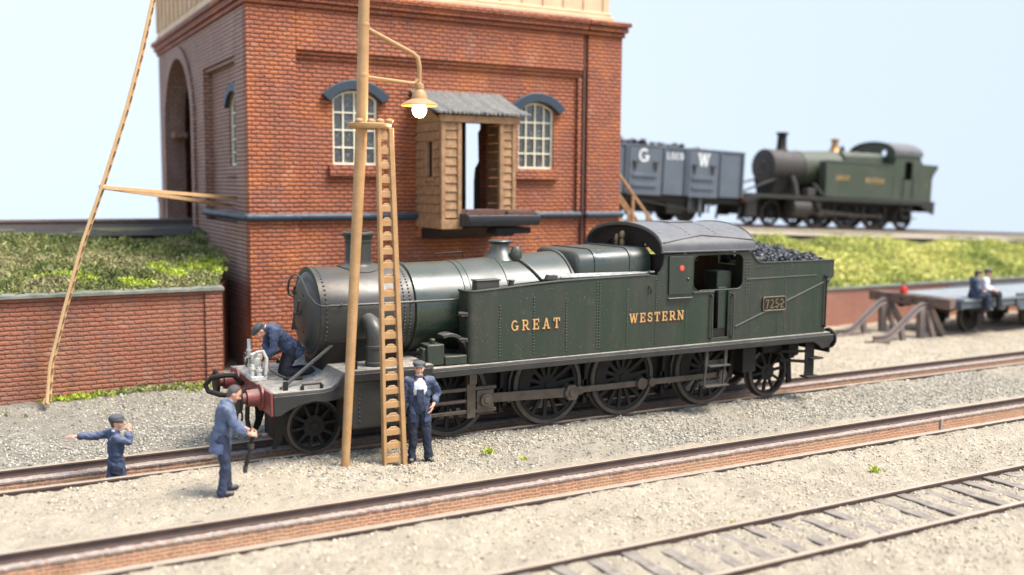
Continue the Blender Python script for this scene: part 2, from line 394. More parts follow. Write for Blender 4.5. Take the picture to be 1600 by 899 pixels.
def letters(txt, x0, x1, z0, z1, y, mat, parent, name='lettering', shade=None, gap=.18):
    """writing on a plane y = const facing -y, between x0..x1 and z0..z1"""
    w = sum(GLY[c][0] for c in txt)+gap*(len(txt)-1); su = (x1-x0)/w; sv = z1-z0
    for dx, dz, yy, mt, nm in ([(.016, -.014, y, shade, 'letter_shade')] if shade else [])+[(0, 0, y-(.006 if shade else 0), mat, name)]:
        mb = MB(); u = 0; k = 0
        for ch in txt:
            gw, st = GLY[ch]
            for a, b, c, d, t in st:
                p = V((x0+(u+a)*su+dx, 0, z0+b*sv+dz)); q = V((x0+(u+c)*su+dx, 0, z0+d*sv+dz))
                e = (q-p); L = e.length
                if L < 1e-6: continue
                e.normalize(); nn = V((-e.z, 0, e.x)); th = t*sv/2*.82*(.55+.45*min(1.3, su/sv)); ov = e*(th*.25 if L < sv*.3 else 0); yk = yy-.00025*k; k += 1
                vs = [p-ov-nn*th, q+ov-nn*th, q+ov+nn*th, p-ov+nn*th]
                mb.add([(v.x, yk, v.z) for v in vs]+[(v.x, yy+.004, v.z) for v in vs], [(0, 1, 2, 3), (0, 4, 5, 1), (1, 5, 6, 2), (2, 6, 7, 3), (3, 7, 4, 0)])
            u += gw+gap
        o = mb.build(nm, mt, parent, smooth=0)
# ------------------------------------------------------------------ ground
G = .575                                         # half gauge
YA, YB, YC = 0., -3.65, -6.78                    # the three yard tracks
PITS = ((YA-.53, YA+.62), (YB-.53, YB+.62))
def gz(x, y):
    """height of the yard surface"""
    x = np.asarray(x, float); y = np.asarray(y, float)
    z = -.055+.022*fbm(x, y, .7, 3, 3)+.018*fbm(x, y, 3.1, 11, 3)+.020*fbm(x, y, 9.5, 21, 2)
    z = z+.15*np.clip((y-3.4)/1.6, 0, 1)**2*np.clip((x+6)/4, 0, 1)*np.clip((6-x)/4, 0, 1)      # soil banked against the wall
    z = z+.05*np.exp(-((x+1.2)/1.6)**2-((y+2.0)/.8)**2)
    c = np.clip((.70-np.abs(y-YC))/.15, 0, 1)
    z = z*(1-.75*c)-.074*c+.020*c*fbm(x, y, 4., 33, 3)
    for yt in (YA, YB):
        z = z+.02*np.clip((.25-np.abs(y-(yt-.78)))/.25, 0, 1)
    return z
def ground_patch(y0, y1, x0, x1, d):
    nx, ny = int((x1-x0)/d)+1, max(3, int((y1-y0)/d)+1)
    X, Y = np.meshgrid(np.linspace(x0, x1, nx), np.linspace(y0, y1, ny), indexing='ij')
    Z = gz(X, Y)
    v = np.stack([X, Y, Z], -1).reshape(-1, 3)
    i = np.arange(nx*ny).reshape(nx, ny)
    f = np.stack([i[:-1, :-1], i[1:, :-1], i[1:, 1:], i[:-1, 1:]], -1).reshape(-1, 4)
    return v, f
VV, FF, off = [], [], 0
bands = [(-40, -13), (-13, PITS[1][0]), (PITS[1][1], PITS[0][0]), (PITS[0][1], 6.6), (6.6, 40)]
for (y0, y1) in bands:
    segs = [(-60, 80, 1.)] if y0 in (-40, 6.6) else [(-60, -7, .5), (-7, 17, .045), (17, 34, .12), (34, 80, .8)]
    for (x0, x1, d) in segs:
        v, f = ground_patch(y0, y1, x0, x1, d); VV.append(v); FF.append(f+off); off += len(v)
def groundmat():
    m, nt, b = nmat('yard_ballast')
    tc = nt.nodes.new('ShaderNodeTexCoord'); vec = tc.outputs['Object']
    sp = nt.nodes.new('ShaderNodeSeparateXYZ'); lk(nt, vec, sp.inputs[0])
    sand = mixc(nt, ramp(nt, noise(nt, vec, 1.3, 5), .35, .65), (.65, .55, .395), (.52, .44, .32))
    grey = mixc(nt, ramp(nt, noise(nt, vec, 2.2, 5), .35, .65), (.30, .275, .215), (.40, .365, .29))
    # gritty grey ballast by the engine's track, blown ash and sand elsewhere
    a = ramp(nt, sp.outputs[1], .3, .9)                       # beyond the engine's track
    c = mth(nt, 'MULTIPLY', mth(nt, 'MULTIPLY', ramp(nt, sp.outputs[1], -3.0, -2.6), ramp(nt, sp.outputs[1], -.5, -.9)), ramp(nt, sp.outputs[0], .3, 2.6))
    k = mth(nt, 'MAXIMUM', mth(nt, 'MULTIPLY', a, ramp(nt, sp.outputs[0], 13, 9)), mth(nt, 'MULTIPLY', c, .55))
    k = mth(nt, 'ADD', k, ramp(nt, noise(nt, vec, .9, 4), .55, .8, 0, .3))
    col = mixc(nt, ramp(nt, k, .2, .9), sand, grey)
    g1 = noise(nt, vec, 38, 3, .7); g2 = noise(nt, vec, 95, 2, .6)
    col = mixc(nt, ramp(nt, g1, .52, .72, 0, .65), col, (.15, .13, .105))
    col = mixc(nt, ramp(nt, g1, .48, .3, 0, .55), col, (.66, .60, .48))
    col = mixc(nt, ramp(nt, g2, .58, .7, 0, .4), col, (.10, .09, .08))
    g3 = noise(nt, vec, 5.5, 6, .7, .6)
    col = mixc(nt, ramp(nt, g3, .56, .72, 0, .42), col, (.17, .15, .12))
    lk(nt, col, b.inputs['Base Color']); b.inputs['Roughness'].default_value = .95
    b.inputs['Specular IOR Level'].default_value = .1
    h = mth(nt, 'ADD', mth(nt, 'MULTIPLY', g1, 1.), mth(nt, 'MULTIPLY', g2, .5))
    bp = nd(nt, 'ShaderNodeBump', Strength=1., Distance=.05); lk(nt, h, bp.inputs['Height']); lk(nt, bp.outputs[0], b.inputs['Normal'])
    return m
M['bed_l'] = wmat('dark_ballast', (.022, .020, .018), (.075, .06, .05), .95, 9, 30, 1.)
M['bed_r'] = wmat('pale_ballast', (.36, .30, .23), (.24, .19, .15), .9, 10, 40, .7)
M['ground'] = groundmat()
o = npmesh('ground', np.concatenate(VV), np.concatenate(FF), M['ground']); o['kind'] = 'structure'
o.data.shade_smooth()

def scatter_stones(name, n, boxes, smin, smax, pal, seed):
    rg = np.random.default_rng(seed)
    w = np.array([(b[1]-b[0])*(b[3]-b[2])*b[4] for b in boxes]); cnt = rg.multinomial(n, w/w.sum())
    P = np.concatenate([np.stack([rg.uniform(b[0], b[1], c), rg.uniform(b[2], b[3], c)], 1) for b, c in zip(boxes, cnt)])
    keep = vnoise(P[:, 0], P[:, 1], .9, 77) > rg.uniform(-1.2, .7, len(P)); P = P[keep]; N = len(P)
    z = gz(P[:, 0], P[:, 1])
    oct_ = np.array([(1, 0, 0), (-1, 0, 0), (0, 1, 0), (0, -1, 0), (0, 0, 1), (0, 0, -1)], float)
    of = np.array([(0, 2, 4), (2, 1, 4), (1, 3, 4), (3, 0, 4), (2, 0, 5), (1, 2, 5), (3, 1, 5), (0, 3, 5)])
    s = rg.uniform(smin, smax, (N, 1, 1))*rg.uniform(.6, 1.3, (N, 1, 3))*np.array([1, 1, .7])
    a = rg.uniform(0, 2*PI, N); R = np.zeros((N, 3, 3)); R[:, 0, 0] = np.cos(a); R[:, 0, 1] = -np.sin(a); R[:, 1, 0] = np.sin(a); R[:, 1, 1] = np.cos(a); R[:, 2, 2] = 1
    sh = oct_[None]*s+rg.normal(0, .22, (N, 6, 3))*s
    v = np.einsum('nij,nkj->nki', R, sh)+np.stack([P[:, 0], P[:, 1], z+smin*.25], 1)[:, None]
    f = (of[None]+6*np.arange(N)[:, None, None]).reshape(-1, 3)
    pal = np.array(pal); t = pal[rg.integers(0, len(pal), N)]*rg.uniform(.7, 1.25, (N, 1))
    o = npmesh(name, v.reshape(-1, 3), f, M['stone'], np.repeat(t, 6, 0)); o['kind'] = 'stuff'; return o
SAND = [(.56, .47, .34), (.62, .52, .38), (.48, .40, .285), (.30, .255, .19), (.60, .52, .40)]
GREY = [(.30, .27, .21), (.38, .345, .27), (.44, .40, .315), (.22, .2, .16), (.48, .44, .35)]
scatter_stones('grey_ballast', 34000, [(-6.5, 1, .85, 4.9, 1.), (2, 16, -2.75, -.56, .9), (-.5, 2.5, -2.6, -.56, .5)], .012, .032, GREY, 5)
scatter_stones('sandy_grit', 42000, [(-6, 16, -8.6, -4.25, 1.), (-5.5, 3, -2.7, -.56, .8), (8, 24, -2.7, -.56, .4), (11, 26, .85, 6, .5)], .010, .028, SAND, 6)

# ------------------------------------------------------------------ tracks
def rail_bm(x0, x1, y, zt=0., dz=0., n=1):
    """flat-bottomed rail along x, head on its own material slot"""
    mb = MB()
    prof = [(-.075, -.13), (.075, -.13), (.075, -.115), (.015, -.10), (.015, -.045), (.036, -.03), (.036, -.004), (.03, 0), (-.03, 0), (-.036, -.004), (-.036, -.03), (-.015, -.045), (-.015, -.10), (-.075, -.115)]
    k = len(prof)
    xs = np.linspace(x0, x1, n+1)
    rows = [[mb.bm.verts.new((x, y+a, zt+dz*(x-x0)/(x1-x0)+b)) for a, b in prof] for x in xs]
    for r0, r1 in zip(rows, rows[1:]):
        for i in range(k):
            f = mb.bm.faces.new([r0[i], r0[(i+1) % k], r1[(i+1) % k], r1[i]]); f.material_index = 1 if i in (6, 7, 8) else 0
    mb.bm.faces.new(rows[0]); mb.bm.faces.new(rows[-1][::-1])
    bmesh.ops.recalc_face_normals(mb.bm, faces=mb.bm.faces)
    return mb
def rails(t, x0, x1, zt=0., dz=0., y=0.):
    for s in (-1, 1): rail_bm(x0, x1, y+s*G, zt, dz).build('rail', [M['rail'], M['railtop']], t, smooth=0)
for nm, yt, lab in (('ash_pit_track', YA, 'track over a brick ash pit under the large green engine'),
                    ('ash_pit_track', YB, 'empty track over a long open brick ash pit in the sandy yard')):
    t = thing(nm, lab, 'track', (0, yt, 0)); rails(t, -14, 40)
    lo, hi = -.53, .62
    w = MB()
    w.box(-14, 40, (.415 if yt else .375), .52, -.80, -.125)                    # far wall of the pit under its ledge
    w.box(-14, 40, lo-.25, lo+.03, -.80, -.135)
    w.build('pit_wall', M['brick_pit'], t, uv=True)
    rg = np.random.default_rng(3 if yt else 4)
    mb = MB(); xs = np.concatenate([np.arange(-14, -6, .3), np.arange(-6, 20, .045), np.arange(20, 40.3, .3)])               # uneven mortar ledge inside the far rail
    rows = []
    for x in xs:
        e = (.40 if yt else .36)+.009*rg.uniform(-1, 1); h = -.120+.005*rg.uniform(-1, 1)
        rows.append([mb.bm.verts.new(p) for p in ((x, e, -.16), (x, e-.004, h-.012), (x, e+.03, h), (x, .535, h+.004*rg.uniform(-1, 1)), (x, .60, -.129), (x, hi+.03, -.129), (x, hi+.03, -.16))])
    for a, b in zip(rows, rows[1:]):
        for i in range(6): mb.bm.faces.new([a[i], b[i], b[i+1], a[i+1]])
    bmesh.ops.recalc_face_normals(mb.bm, faces=mb.bm.faces)
    mb.build('ledge', M['ledge'], t, smooth=0)
    MB().box(-14, 40, lo-.2, .46, *((-.40, -.34) if yt else (-.86, -.80))).build('pit_floor', M['sleeper'] if not yt else M['bed_r'], t)  # open pit's unseen floor is raised and pale to bounce light up
    if yt == YB:
        MB().box(11.38, 11.44, .385, .414, -.6, -.13).build('joint_plate', M['ledge'], t)
t = thing('plain_track', 'plain track on half-buried wooden sleepers nearest the front of the yard', 'track', (0, YC, 0)); rails(t, -8, 34)
proto = None
for i in range(88):
    x = -4.6+.47*i
    if proto is None:
        mb = MB(); mb.box(-.085, .085, -.84, .84, -.24, -.070)
        bmesh.ops.subdivide_edges(mb.bm, edges=[e for e in mb.bm.edges if e.calc_length() > 1], cuts=8)
        for v in mb.bm.verts: v.co += V((rnd.uniform(-.012, .012), 0, rnd.uniform(-.006, .006)))
        proto = mb.build('sleeper', M['sleeper'], t, bev=.012); s = proto
    else: s = copy_part(proto, t)
    s.location = (x, rnd.uniform(-.04, .04), rnd.uniform(-.012, .010)); s.rotation_euler = (0, 0, rnd.uniform(-.02, .02))

# ------------------------------------------------------------------ embankments and their walls
YR = 12.8                                         # the raised coal road
def rz(x): return 3.22 if x < 10.5 else 3.22-.036*(x-10.5)     # its rail height
def bank(name, x0, x1, ywall, zwall, hump):
    nx, ny = int((x1-x0)/.16), 60
    X, S = np.meshgrid(np.linspace(x0, x1, nx), np.linspace(0, 1, ny), indexing='ij')
    top = np.vectorize(rz)(X)-.15
    yt = YR-1.5
    Y = ywall+(yt-ywall)*np.clip(S/.72, 0, 1)+np.clip((S-.72)/.28, 0, 1)*3.6
    r = np.clip(S/.72, 0, 1)
    prof = r**.8
    Z = zwall-.05+(top-zwall+.05)*prof+(.20*fbm(X, Y, .7, 40, 3)+.09*fbm(X, Y, 2.6, 50, 3))*np.sin(PI*r)*hump
    if x0 < 0: X = X+(np.clip(-.12+.3*(Y-5.3), -.12, .62)-x1)*np.clip((X+4)/(x1+4), 0, 1)
    v = np.stack([X, Y, Z], -1).reshape(-1, 3); i = np.arange(nx*ny).reshape(nx, ny)
    f = np.stack([i[:-1, :-1], i[1:, :-1], i[1:, 1:], i[:-1, 1:]], -1).reshape(-1, 4)
    o = npmesh(name, v, f, M['bank']); o['kind'] = 'structure'; o.data.shade_smooth()
    return X, Y, Z
M['bank'] = wmat('bank_soil', (.10, .105, .035), (.14, .12, .055), .95, 3, 25, .8)
def tufts(name, pts, size, pal, seed, blades=3, up=.5, parent=None, wt=None):
    """loose foliage: small bent leaf-shaped faces spread over the points"""
    rg = np.random.default_rng(seed); N = len(pts)*blades
    P = np.repeat(pts, blades, 0)+rg.normal(0, 1, (N, 3))*np.array([.6, .6, .35])*size
    d = rg.normal(0, 1, (N, 3)); d[:, 2] = np.abs(d[:, 2])+up; d /= np.linalg.norm(d, axis=1, keepdims=True)
    s = np.cross(d, rg.normal(0, 1, (N, 3))); s /= np.linalg.norm(s, axis=1, keepdims=True)
    L = size*rg.uniform(.5, 1.5, (N, 1)); W = L*rg.uniform(.16, .34, (N, 1)); b = np.cross(d, s)*L*rg.uniform(-.3, .3, (N, 1))
    v = np.stack([P-s*W*.5, P+s*W*.5, P+d*L*.6+s*W+b, P+d*L+b*2, P+d*L*.6-s*W+b], 1)
    f = np.stack([np.array([0, 1, 2, 4])+0*np.arange(N)[:, None], np.array([4, 2, 3, 3])+0*np.arange(N)[:, None]], 1)
    f = np.concatenate([np.array([[0, 1, 2], [0, 2, 4], [4, 2, 3]])[None]+5*np.arange(N)[:, None, None]]).reshape(-1, 3)
    pal = np.array(pal); idx = rg.integers(0, len(pal), N) if wt is None else wt(P, rg)
    t = pal[idx]*rg.uniform(.65, 1.35, (N, 1))
    o = npmesh(name, v.reshape(-1, 3), f, M['leaf'], np.repeat(t, 5, 0), parent)
    return o
GP = [(.15, .175, .05), (.20, .215, .065), (.25, .25, .095), (.31, .28, .13), (.095, .115, .04), (.32, .38, .045), (.42, .48, .07)]
def wt_left(P, rg):
    h = fbm(P[:, 0], P[:, 1], 1.2, 60, 3)+rg.normal(0, .35, len(P))
    i = np.digitize(h, [-.75, -.35, 0, .35])
    i = np.array([4, 0, 1, 2, 3])[i]
    yel = (vnoise(P[:, 0], P[:, 1], 1.1, 71)+.6*vnoise(P[:, 0], P[:, 1], 2.7, 72) >.86-.6*np.exp(-((P[:, 1]-6.)/.6)**2-((P[:, 0]+1.8)/1.7)**2)) & (P[:, 1] < 8)
    return np.where(yel, 5+(rg.uniform(0, 1, len(P)) > .5), i)
def wt_right(P, rg):
    h = fbm(P[:, 0], P[:, 1], .5, 80, 3)+rg.normal(0, .3, len(P))
    return np.digitize(h, [-.6, -.1, .25])
GPR = [(.27, .30, .08), (.42, .44, .11), (.55, .55, .14), (.66, .62, .20)]
def on_bank(X, Y, Z, n, ymax, seed, cond=None):
    rg = np.random.default_rng(seed); nx, ny = X.shape
    a = rg.uniform(0, nx-1.01, n); b = rg.uniform(0, ny-1.01, n)
    i, j = a.astype(int), b.astype(int); u, w = a-i, b-j
    f = lambda A: (A[i, j]*(1-u)+A[i+1, j]*u)*(1-w)+(A[i, j+1]*(1-u)+A[i+1, j+1]*u)*w
    P = np.stack([f(X), f(Y), f(Z)], 1); keep = P[:, 1] < ymax
    if cond is not None: keep &= cond(P)
    return P[keep]
Xl, Yl, Zl = bank('left_embankment', -14, .62, 5.3, 2.12, 1.)
P = on_bank(Xl, Yl, Zl, 45000, 11.0, 9, lambda P: (P[:, 1] < 10.2+.3*np.sin(P[:, 0]*3)) & (P[:, 0] > -7.5) & (P[:, 0] < -.12+.3*(P[:, 1]-5.3)+.08*np.sin(P[:, 1]*7)))
o = tufts('embankment_grass', P, .06, GP, 10, 5, .35, wt=wt_left); o['kind'] = 'stuff'
Xr, Yr, Zr = bank('right_embankment', 10.48, 60, 6.5, 1.1, .8)
P = on_bank(Xr, Yr, Zr, 70000, 10.9, 12, lambda P: (P[:, 0] > 12) & (P[:, 0] < 42) & (P[:, 1] < 10.3+.25*np.sin(P[:, 0]*2)))
o = tufts('bright_grass', P, .085, GPR, 13, 4, .35, wt=wt_right); o['kind'] = 'stuff'
# raised track: stone bed and rails
for nm, x0, x1, lab in (('raised_track', -14, 10.4, 'raised track running along the embankment top into the big brick arch'), ('raised_track', 10.4, 60, 'sloping raised track carrying the grey wagon and the distant engine')):
    t = thing(nm, lab, 'track', (0, YR, 0))
    z0, z1 = rz(x0), rz(x1)
    rails(t, x0, x1, z0, z1-z0)
    mb = MB()
    w_ = -2.7 if x0 < 0 else -2.4
    mb.add([(x0, w_, z0-.3), (x1, w_, z1-.3), (x1, 1.5, z1-.2), (x0, 1.5, z0-.2), (x0, -1.1, z0-.11), (x1, -1.1, z1-.11), (x1, 1.1, z1-.11), (x0, 1.1, z0-.11)],
           [(0, 1, 5, 4), (4, 5, 6, 7), (7, 6, 2, 3)])
    mb.build('bed', M['bed_l' if x0 < 0 else 'bed_r'] if 'bed_l' in M else M['sleeper'], t)
# left retaining wall
t = thing('retaining_wall', 'long red brick retaining wall below the dark grassy bank', 'wall', (0, 5.2, 0))
def sag(mb): return mb
MB().box(-14, -.42, 0, .3, -.3, 2.02).build('wall_face', M['brick_wall'], t, uv=True)
MB().box(-.42, -.08, -.05, .32, -.3, 2.02).build('end_pier', M['brick_wall'], t, uv=True, bev=.01)
MB().prism([(-.40, .325), (-.10, .325), (.66, 2.6), (.66, 6.), (-.40, 6.)], -.3, 2.0, lambda u, v, w: (u, v, w)).build('return_wall', M['brick_wall'], t, uv=True)
mb = MB(); xs = np.linspace(-14, -.04, 90)
rows = []
for x in xs:
    j = rnd.uniform(-.012, .012); k = rnd.uniform(-.012, .012)
    rows.append([mb.bm.verts.new(p) for p in ((x, -.10+j, 2.024), (x, -.10+j, 2.08+k), (x, .10, 2.105+k), (x, .42, 2.10), (x, .42, 2.024))])
for a, b in zip(rows, rows[1:]):
    for i in range(5): mb.bm.faces.new([a[i], b[i], b[(i+1) % 5], a[(i+1) % 5]])
mb.bm.faces.new(rows[0]); mb.bm.faces.new(rows[-1][::-1]); bmesh.ops.recalc_face_normals(mb.bm, faces=mb.bm.faces)
mb.build('coping', M['coping'], t, smooth=30)
t = thing('low_wall', 'low pale red brick wall under the bright grass behind the flat wagon', 'wall', (0, 6.4, 0))
MB().box(10.5, 60, 0, .25, -.3, 1.06).build('wall_face', M['brick_right'], t, uv=True)
MB().box(10.5, 60, -.05, .3, 1.063, 1.14).build('coping', M['coping'], t, bev=.015)
# growth along the foot of the left wall, and single tufts in the yard
rg = np.random.default_rng(31)
q = rg.uniform(0, 1, (9000, 2)); x = -5.5+q[:, 0]*5.4; y = 5.18-np.abs(rg.normal(0, .33, 9000))
k = vnoise(x, y, 1.3, 90)+(x+3.5)*.16 > rg.uniform(-.1, 1.3, 9000); x, y = x[k], y[k]
o = tufts('wall_foot_weeds', np.stack([x, y, gz(x, y)+.01], 1), .06, GP, 32, 3, .4, wt=lambda P, rg: np.where(vnoise(P[:, 0], P[:, 1], 2.2, 92)+rg.normal(0, .2, len(P)) > .3, 5, rg.integers(0, 4, len(P)))); o['kind'] = 'stuff'
for x, y, s, lab in ((2.47, -1.80, .075, 'bright green weed tuft by the engine, between ladder and track'), (2.85, -2.25, .05, 'thin green weed sprig beside the far rail of the open ash pit'),
                (7.18, -5.33, .06, 'yellow-green weed tuft on pale sand between pit track and plain track'), (3.74, -6.08, .04, 'tiny yellowish weed tuft close to the plain track rail')):
    p = rg.normal(0, s*.55, (60, 3)); p[:, 2] = np.abs(p[:, 2])*.4
    o = tufts('weed_tuft', p, s*.6, [(.40, .45, .04), (.3, .38, .05), (.5, .5, .1)], int(x*100), 2, .5)
    o.location = (x, y, float(gz(x, y))); tag(o, lab, 'weed', 'weed tufts in the yard')
# ------------------------------------------------------------------ coal stage building
BX0, BX1, BY0, BY1, BZ = .72, 10.40, 6.0, 16.5, 8.02
B = thing('coal_stage', 'tall red brick coal stage with arched windows and a tan water tank on top', 'building', (0, 0, 0))
def archpoly(c, w, z0, zs, rise, n=12):
    """opening: straight jambs to zs, segmental arch of given rise"""
    R = (w*w/4+rise*rise)/(2*rise); a = math.asin(w/2/R) if rise < w/2 else PI/2
    return [(c-w/2, z0), (c+w/2, z0)]+[(c+R*math.sin(a-2*a*i/n), zs+rise-R+R*math.cos(a-2*a*i/n)) for i in range(n+1)]
XZ = lambda u, v, w: (u, w, v)
YZ = lambda u, v, w: (w, u, v)
WINS = [(3.19, 1.06, 4.64, 6.1, .2), (7.93, 1.02, 4.62, 6.05, .2)]
# front wall: recessed panel with its openings
holes = [archpoly(*a) for a in WINS]+[[(5.0, 3.45), (6.52, 3.45), (6.52, 5.7), (5.0, 5.7)]]
MB().prism([(BX0+.05, -.3), (BX1-.05, -.3), (BX1-.05, BZ), (BX0+.05, BZ)], BY0+.14, BY0+.46, XZ, holes).build('front_wall', M['brick'], B, uv=True)
bv = .018
MB().box(BX0, 1.80, BY0, BY0+.30, -.3, 7.99).build('corner_pier', M['brick'], B, uv=True, bev=bv)
MB().box(9.36, BX1, BY0, BY0+.30, -.3, 7.99).build('corner_pier', M['brick'], B, uv=True, bev=bv)
mb = MB()
mb.box(1.803, 9.22, BY0+.01, BY0+.16, 7.10, 7.99)
mb.box(1.803, 9.22, BY0+.05, BY0+.16, 7.02, 7.097)
mb.box(1.803, 9.22, BY0+.09, BY0+.16, 6.94, 7.017)
mb.build('frieze', M['brick'], B, uv=True, bev=.012)
MB().box(9.10, 9.215, BY0+.06, BY0+.16, 3.56, 6.93).build('panel_edge', M['brick'], B, uv=True, bev=.012)
mb = MB()
mb.tube([(9.29, BY0+.09, z) for z in (-.2, 2, 4, 6, 7.95)], .045, 10)
for z in (1.2, 3.6, 5.4, 7.2): mb.cyl((9.29, BY0+.09, z), (9.29, BY0+.09, z+.09), .06, n=12)
mb.build('groove_tube', M['rust'], B)  # tube added to stand in for a dark, brown-stained recess groove
# stepped cornice all round the two visible faces
mb = MB()
for k, (z0, z1) in enumerate(((7.995, 8.11), (8.113, 8.25), (8.253, 8.38))):
    e = .05+.065*k
    mb.box(BX0-e, 9.30, BY0-e, BY0+.5, z0, z1)
    mb.box(BX0-e, BX0+.5, BY0+.503, BY1+e, z0, z1)
    mb.box(9.303, BX1+e*.9, BY0-e-.012, BY1+e, z0, z1-.02)
mb.build('cornice', M['brick'], B, uv=True, bev=.015)
# left face
YW = [(7.95, 1.22, 4.62, 6.0, .3)]; AR = (13.45, 3.7, 2.95, 6.0, 1.6)
MB().prism([(BY0+.301, -.3), (10.3, -.3), (10.3, BZ), (BY0+.301, BZ)], BX0+.22, BX0+.46, YZ, [archpoly(*YW[0])]).build('side_wall', M['brick_grey'], B, uv=True)
MB().prism([(10.303, -.3), (BY1, -.3), (BY1, BZ), (10.303, BZ)], BX0+.006, BX0+.5, YZ, [archpoly(*AR, n=20)]).build('arch_wall', M['brick_grey'], B, uv=True)
mb = MB()
mb.box(BX0+.003, BX0+.22, BY0+.303, 7.05, -.3, 7.99)
mb.box(BX0+.003, BX0+.217, 7.053, 10.297, 7.02, 7.99)
mb.box(BX0+.06, BX0+.217, 7.053, 10.297, 6.93, 7.017)
mb.box(BX0+.003, BX0+.217, 7.053, 10.297, -.3, 3.3)
mb.build('side_pier', M['brick_grey'], B, uv=True, bev=.012)
c, w_, z0, zs, rs = AR
pi_, po = archpoly(c, w_, 3.0, zs, rs, 20), archpoly(c, w_+.62, 3.0, zs, rs+.31, 20)
MB().prism(po[1:]+[po[0]]+[pi_[0]]+pi_[1:][::-1], BX0-.07, BX0+.004, YZ).build('arch_ring', M['brick_grey'], B, uv=True, bev=.012)
for q in ((BX0+.1, BX0+.49, c-w_/2+.002, c-w_/2+.16, 5.55, 5.72), (BX0+.1, BX0+.49, c+w_/2-.45, c+w_/2-.002, 5.5, 5.68), (BX0-.12, BX0+.02, 15.7, 16.62, 3.6, 3.82), (BX0-.10, BX0+.02, 15.8, 16.58, 3.0, 3.597)):
    MB().box(*q).build('impost', M['brick_grey'], B, uv=True, bev=.02)   # springing stones and pier caps
# right and rear faces, floor, ceiling
MB().prism([(BY0+.301, -.3), (BY1, -.3), (BY1, BZ), (BY0+.301, BZ)], BX1-.4, BX1-.004, YZ, [archpoly(13.9, 3.9, 2.95, 6.0, 1.6, 16)]).build('end_wall', M['brick'], B, uv=True)
MB().box(BX0+.51, BX1-.41, BY1-.3, BY1-.004, -.3, BZ).build('rear_wall', M['brick'], B, uv=True)
MB().box(BX0+.5, BX1-.4, BY0+.46, 11.6, 2.6, 3.4).build('stage_floor', M['interior'], B)
MB().box(BX0+.3, BX1-.3, BY0+.3, BY1-.1, 8.03, 8.2).build('ceiling', M['interior'], B)
mb = MB(); mb.prism([(6.47, 3.4), (6.47, 4.3), (6.50, 4.62), (6.60, 4.78), (6.58, 5.5), (6.66, 5.62), (8.2, 5.9), (8.2, 3.4)], BY0+.6, BY0+.7)
mb.prism([(4.9, 3.4), (6.22, 3.4), (6.21, 5.9), (4.9, 5.9)], BY0+.6, BY0+.7)
mb.bar((6.5, BY0+.56, 4.5), (7.0, BY0+.56, 4.62), .08, .1); mb.bar((6.62, BY0+.55, 3.4), (6.62, BY0+.55, 4.5), .07, .1); mb.ball((7.0, BY0+.5, 4.9), .13, 2, (.6, .6, 1.4))
mb.build('partition', M['interior'], B, bev=.01)
# string course following the piers
mb = MB()
rp = lambda p0, p1: mb.lathe([(0, 0), (.085, 0), (.085, (V(p1)-V(p0)).length), (0, (V(p1)-V(p0)).length)], p0, V(p1)-V(p0), 14)
rp((BX0-.03, BY0-.03, 3.47), (1.80, BY0-.03, 3.47)); rp((1.80, BY0+.09, 3.47), (9.22, BY0+.09, 3.47)); rp((9.36, BY0-.03, 3.47), (BX1+.03, BY0-.03, 3.47))
rp((BX0-.03, BY0-.03, 3.47), (BX0-.03, 7.07, 3.47)); rp((BX0+.03, 7.07, 3.47), (BX0+.03, 10.5, 3.47)); rp((BX1+.01, BY0-.03, 3.47), (BX1+.01, 9, 3.47))
for p in ((BX0-.03, BY0-.03), (1.80, BY0-.03), (9.36, BY0-.03), (BX1+.02, BY0-.03)): mb.ball((p[0], p[1], 3.47), .088, 2)
mb.build('string_course', M['blue_brick'], B)
def window(c, w_, z0, zs, rise, fn, w, cols, rows):
    """arched iron window: frame, glazing bars and dirty glass; w = depth of its face"""
    op = archpoly(c, w_, z0, zs, rise); ip = archpoly(c, w_-.1, z0+.05, zs, rise-.045)
    fr = MB().prism(op, w, w+.06, fn, [ip])
    zt = lambda x: zs+rise-((w_*w_/4+rise*rise)/(2*rise))+math.sqrt(max(0, ((w_*w_/4+rise*rise)/(2*rise))**2-(x-c)**2))
    def bx(u0, u1, v0, v1, a, b):
        p = [fn(u, v, k) for u in (u0, u1) for v in (v0, v1) for k in (a, b)]
        fr.add(p, [(0, 1, 3, 2), (4, 6, 7, 5), (0, 4, 5, 1), (2, 3, 7, 6), (0, 2, 6, 4), (1, 5, 7, 3)])
    for i in range(1, cols):
        x = c-w_/2+w_*i/cols; bx(x-.016, x+.016, z0+.04, zt(x)-.03, w+.008, w+.05)
    for j in range(1, rows):
        z = z0+(zs+rise*.5-z0)*j/rows; bx(c-w_/2+.04, c+w_/2-.04, z-.016, z+.016, w+.011, w+.047)
    bmesh.ops.recalc_face_normals(fr.bm, faces=fr.bm.faces)
    f = fr.build('window', M['cream'], B)
    MB().prism(archpoly(c, w_-.02, z0+.01, zs, rise-.01), w+.052, w+.075, fn).build('pane', M['glass'], f)
def archhead(c, w_, zs, rise, fn, d0, d1, th=.24, ov=.12):
    """arched brow of blue bricks over a window"""
    R = (w_*w_/4+rise*rise)/(2*rise); a = math.asin(w_/2/R)+ov/R; n = 14
    p = [(c+(R+.01)*math.sin(a-2*a*i/n), zs+rise-R+(R+.01)*math.cos(a-2*a*i/n)) for i in range(n+1)]
    q = [(c+(R+th)*math.sin(a-2*a*i/n), zs+rise-R+(R+th)*math.cos(a-2*a*i/n)) for i in range(n+1)]
    MB().prism(p+q[::-1], d0, d1, fn).build('window_arch', M['blue_brick'], B, bev=.02)
